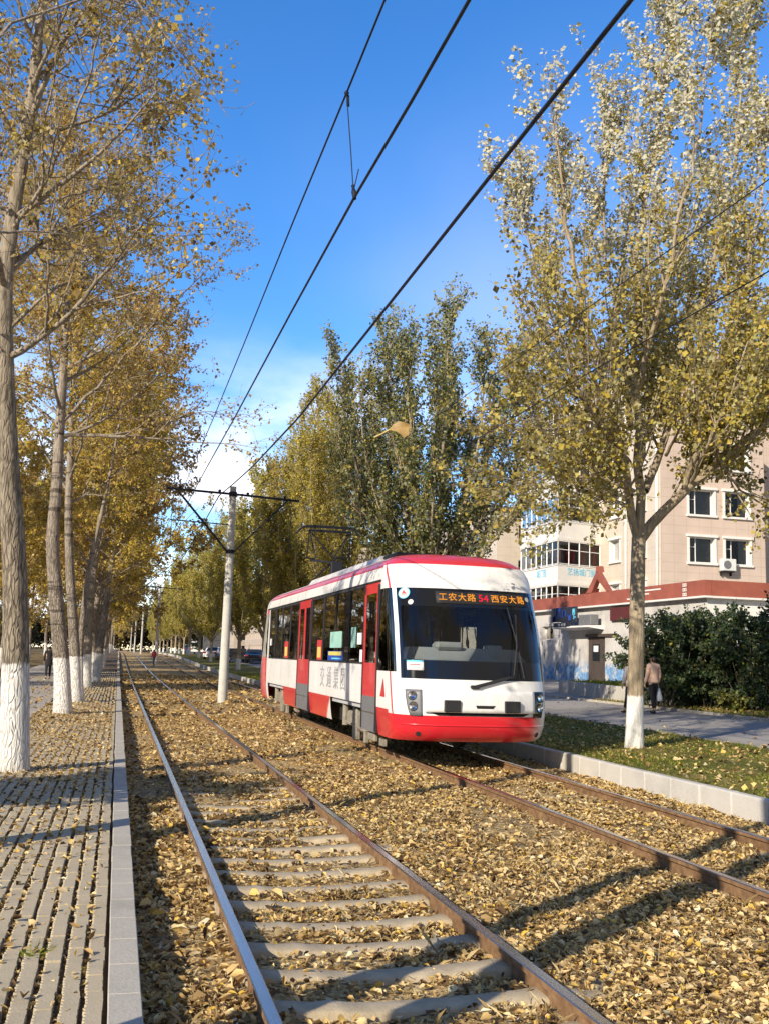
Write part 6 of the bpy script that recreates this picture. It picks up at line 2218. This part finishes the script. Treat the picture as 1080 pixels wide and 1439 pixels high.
def truck(loc, rz):
    root = empty('box_truck', loc, rz); tag(root, 'white box truck parked beyond the poplars, right behind the concrete pole', 'truck')
    b = MB(); b.box((-.6, 0, 2.15), (5.4, 2.3, 2.5), bev=.04); o = b.build('cargo_box', M['truck_box'], root)
    b = MB()
    for z in (.95, 2.1, 3.3): b.box((-3.31, 0, z), (.02, 2.2, .04))
    b.box((-3.315, 0, 2.1), (.02, .05, 2.4)); b.build('door_bar', M['grey_paint'], o)
    b = MB(); b.prism([(2.15, .5), (2.15, 2.6), (3.2, 2.55), (3.7, 1.6), (3.75, .5)], 'y', -1.05, 1.05); o = b.build('cab', M['car_white'], root)
    b = MB(); b.prism([(2.5, 1.6), (2.5, 2.35), (3.1, 2.3), (3.4, 1.6)], 'y', -1.065, 1.065); b.build('cab_window', M['car_glass'], o)
    b = MB(); b.box((-.4, 0, .72), (6.0, .9, .2)); b.build('chassis', M['rubber'], root)
    for x in (-2.0, 2.8):
        for s_ in (-1, 1):
            b = MB(); b.tube([(x, s_ * .72, .45), (x, s_ * 1.05, .45)], .45, 16); b.build('wheel', M['rubber'], root, smooth=40)
    return root


def roadp(px, Y):
    p = at(px, 918, Y); return (p.x, Y, float(zb(Y)) + float(zr(p.x)) + .015)


truck(roadp(298, 133), R(86))
car('parked_car', M['car_white'], 'car', 'white car below the box truck, left of the concrete pole', roadp(302, 122), R(70))
car('parked_car', M['car_dark'], 'car', 'dark car just right of the concrete pole', roadp(333, 112), R(20))
car('parked_van', M['car_white'], 'van', 'white van left of the box truck', roadp(274, 165), R(88), 'van')
car('parked_car', M['car_blue'], 'car', 'blue car beside the white van', roadp(267, 172), R(85))
car('parked_car', M['car_dark'], 'car', 'dark car between the tram tail and the orange building', roadp(358, 106), R(80))

# conifer behind the truck
T = Tree(95); g = T.g
T.trunk([(0, 0, -.1), (0, 0, 4), (0, 0, 8)], .16, .02, 12, 7)
for i in range(90):
    z = 1.0 + 6.8 * (i / 90); a = i * 2.4; L = 2.3 * (1 - (z - .6) / 7.8) + .15
    P = np.array([[0, 0, z], [math.cos(a) * L * .5, math.sin(a) * L * .5, z - .05], [math.cos(a) * L, math.sin(a) * L, z - .25]])
    T.tube(P, [.03, .02, .008], 3)
    for k in range(2): T.tw.append((P[k], P[k + 1], 40))
p_ = roadp(290, 152)
o = T.build('conifer', p_, M['bark_dark'], M['leaf_shrub'], dict(size=.2, rad=.22, down=.2))
tag(o, 'dark conifer rising just behind the white box truck', 'tree')


# ------------------------------------------------------------------ people
def figure(name, loc, rz, lab, height=1.62, top=None, trousers=None, hair=None, coat_len=.5, long_coat=False, stride=.16, bag=None):
    """a walking person seen from behind; grown from a jointed skeleton"""
    s = height / 1.7
    root = empty(name, loc, rz); tag(root, lab, 'person')

    def skin(nm, joints, edges, mat, rootv=0, lv=2):
        me = bpy.data.meshes.new(nm)
        me.from_pydata([tuple(c * s for c in j[0]) for j in joints], edges, [])
        o = bpy.data.objects.new(nm, me); COL.objects.link(o)
        md = o.modifiers.new('skin', 'SKIN')
        for i, j in enumerate(joints):
            r_ = j[1] if hasattr(j[1], '__len__') else (j[1], j[1])
            me.skin_vertices[0].data[i].radius = (r_[0] * s, r_[1] * s)
            me.skin_vertices[0].data[i].use_root = i == rootv
        sd = o.modifiers.new('sub', 'SUBSURF'); sd.levels = lv; sd.render_levels = lv
        dg = bpy.context.evaluated_depsgraph_get(); dg.update()
        m2 = bpy.data.meshes.new_from_object(o.evaluated_get(dg))
        bpy.data.objects.remove(o)
        m2.materials.clear(); m2.materials.append(mat)
        m2.polygons.foreach_set('use_smooth', [True] * len(m2.polygons))
        q = bpy.data.objects.new(nm, m2); COL.objects.link(q); q.parent = root
        return q
    st = stride
    J = [((0, 0, .95), (.14, .10)), ((0, .0, 1.15), (.125, .095)), ((0, .01, 1.36), (.15, .10)), ((0, 0, 1.47), (.055, .055)), ((0, .015, 1.56), (.07, .08)), ((0, .02, 1.64), (.066, .078)),
         ((.17, 0, 1.39), .05), ((.21, -.03, 1.12), .038), ((.22, .06, .90), .03), ((.22, .09, .82), (.03, .016)),
         ((-.17, 0, 1.39), .05), ((-.21, .02, 1.12), .038), ((-.22, .10, .90), .03), ((-.22, .13, .82), (.03, .016)),
         ((.085, 0, .88), .085), ((.09, st * .55, .50), .058), ((.09, st * .6, .09), .04), ((.095, st * .6 + .13, .04), (.035, .028)),
         ((-.085, 0, .88), .085), ((-.09, -st * .3, .50), .058), ((-.09, -st, .12), .04), ((-.095, -st + .12, .045), (.035, .028))]
    E = [(0, 1), (1, 2), (2, 3), (3, 4), (4, 5), (2, 6), (6, 7), (7, 8), (8, 9), (2, 10), (10, 11), (11, 12), (12, 13), (0, 14), (14, 15), (15, 16), (16, 17), (0, 18), (18, 19), (19, 20), (20, 21)]
    body_o = skin('body', J, E, M['skin'])
    # five fingers on each hand
    for sx in (1, -1):
        hx, hy, hz = sx * .22, (.09 if sx > 0 else .13), .82
        for k, (dy, L) in enumerate(((.028, .05), (.01, .07), (-.008, .075), (-.024, .065))):
            skin('finger', [((hx, hy + dy * .8, hz + .01), .011), ((hx - sx * .004, hy + dy, hz - L * .5), .009), ((hx - sx * .018, hy + dy + .004, hz - L), .007)], [(0, 1), (1, 2)], M['skin'], 0, 1)
        skin('thumb', [((hx, hy + .03, hz + .04), .012), ((hx - sx * .012, hy + .055, hz + .005), .010), ((hx - sx * .018, hy + .058, hz - .02), .008)], [(0, 1), (1, 2)], M['skin'], 0, 1)
    g_ = .022
    JT = [((0, 0, 1.48), (.11, .10)), ((0, .0, 1.38), (.195, .145)), ((0, 0, 1.15), (.16, .12)), ((0, 0, .96), (.185, .14))]
    ET = [(0, 1), (1, 2), (2, 3)]
    if long_coat: JT.append(((0, 0, .62), (.20, .15))); ET.append((3, 4))
    else: JT.append(((0, 0, .86), (.19, .145))); ET.append((3, 4))
    nb = len(JT)
    for sx, k0 in ((1, 6), (-1, 10)):
        JT += [(J[k0][0], .075), (J[k0 + 1][0], .058), (J[k0 + 2][0], .048)]
        k = len(JT) - 3
        ET += [(1, k), (k, k + 1), (k + 1, k + 2)]
    skin('jacket', JT, ET, top, 2)
    JL = [((0, 0, .98), (.155, .115)), ((0, 0, .90), (.16, .12))]
    EL = [(0, 1)]
    for k0 in (14, 18):
        JL += [(J[k0][0], .098), (J[k0 + 1][0], .072), ((J[k0 + 2][0][0], J[k0 + 2][0][1], J[k0 + 2][0][2] + .02), .056)]
        k = len(JL) - 3
        EL += [(1, k), (k, k + 1), (k + 1, k + 2)]
    skin('trousers', JL, EL, trousers, 0)
    for k0 in (16, 20):
        a = J[k0][0]
        skin('shoe', [((a[0], a[1] - .04, .045), (.045, .04)), ((a[0], a[1] + .08, .04), (.048, .036)), ((a[0], a[1] + .17, .034), (.04, .026))], [(0, 1), (1, 2)], M['shoe'], 1)
    skin('hair', [((0, -.012, 1.66), (.076, .085)), ((0, -.022, 1.58), (.082, .086)), ((0, -.05, 1.47), (.075, .045))], [(0, 1), (1, 2)], hair or M['hair'], 0)
    # face: nose, eyes, ears
    b = MB(); b.tube([(0, .095 * s, 1.60 * s), (0, .115 * s, 1.565 * s), (0, .095 * s, 1.555 * s)], [.008 * s, .014 * s, .01 * s], 6); b.build('nose', M['skin'], root, smooth=True)
    for sx in (1, -1):
        b = MB(); b.disc((sx * .03 * s, .092 * s, 1.605 * s), (sx * .2, 1, 0), .011 * s, .004, 8); b.build('eye', M['shoe'], root)
        b = MB(); b.tube([(sx * .072 * s, .01 * s, 1.56 * s), (sx * .082 * s, .005 * s, 1.59 * s), (sx * .075 * s, 0, 1.62 * s)], [.006, .014, .008], 6); b.build('ear', M['skin'], root, smooth=True)
    b = MB(); b.box((0, .092 * s, 1.525 * s), (.045 * s, .008, .01)); b.build('mouth', M['red_print'], root)
    return root


pw_ = (15.6, 28.4)
w = figure('person', (pw_[0], pw_[1], float(zr(pw_[0])) + .005), R(10), 'person in a peach jacket and black trousers walking away beside the big poplar trunk', 1.72, M['pink_cloth'], M['black_cloth'])
px_ = (14.95, 28.6)
figure('person', (px_[0], px_[1], float(zr(px_[0])) + .005), R(12), 'person in pale clothes mostly hidden behind the big poplar trunk', 1.62, M['pale_cloth'], M['black_cloth'], stride=-.16)
bg_ = empty('plastic_bag', (pw_[0] + .235, pw_[1] + .10, float(zr(pw_[0])) + .36))
tag(bg_, 'white plastic shopping bag hanging from the hand of the person in peach', 'bag')
b = MB(); b.tube([(0, 0, 0), (0, 0, .02), (.0, 0, .14), (0, 0, .28), (0, 0, .40)], [.06, .105, .10, .06, .02], 12); b.build('bag_body', M['white_plastic'], bg_, smooth=True)
b = MB(); b.tube([(0, 0, .40), (0, .012, .44), (0, 0, .46)], .008, 5); b.build('bag_handle', M['white_plastic'], bg_)
pb_ = at(70, 915, 57)
figure('person', (pb_.x, 57, .155 + float(zb(57))), R(5), 'person in a long black coat walking away on the left footpath between the trees', 1.74, M['black_cloth'], M['black_cloth'], M['black_cloth'], long_coat=True)
pc_ = at(217, 920, 100)
figure('person', (pc_.x, 100, float(zb(100)) + .01), R(30), 'tiny person in dark red standing by the second concrete pole', 1.6, M['red_print'], M['car_blue'])

# ------------------------------------------------------------------ the falling leaf
p = at(557, 604, 1.6)
lf = empty('falling_leaf', tuple(p))
tag(lf, 'single brown leaf with long stem falling in front of the dark green poplar', 'leaf')
X = Vector((math.cos(YAW), -math.sin(YAW), 0)); Z = Vector((0, 0, 1)); Yv = Vector((math.sin(YAW), math.cos(YAW), 0))
def L3(a, c, d): return X * a + Z * c + Yv * d
b = MB()
out = [(-.012, .000), (-.006, .010), (.004, .014), (.014, .012), (.024, .010), (.020, .002), (.021, -.007), (.012, -.013), (.008, -.008), (.000, -.004)]
vs_ = [L3(.006, .002, -.003)] + [L3(x, z, .004 * math.sin(i * 1.9)) for i, (x, z) in enumerate(out)]
b.add(vs_, [(0, 1 + i, 1 + (i + 1) % len(out)) for i in range(len(out))])
o = b.build('blade', M['fall'] if 'fall' in M else M['pale_leaf'] if 'pale_leaf' in M else simple('brown_autumn_leaf', (.30, .19, .06), .6, var=.35, vscale=80), lf, smooth=True)
b = MB(); b.tube([L3(-.010, .001, 0), L3(-.022, -.006, .002), L3(-.036, -.013, .004)], [.0014, .0012, .0016], 6); b.build('stem', simple('leaf_stem', (.5, .36, .12), .6), lf)
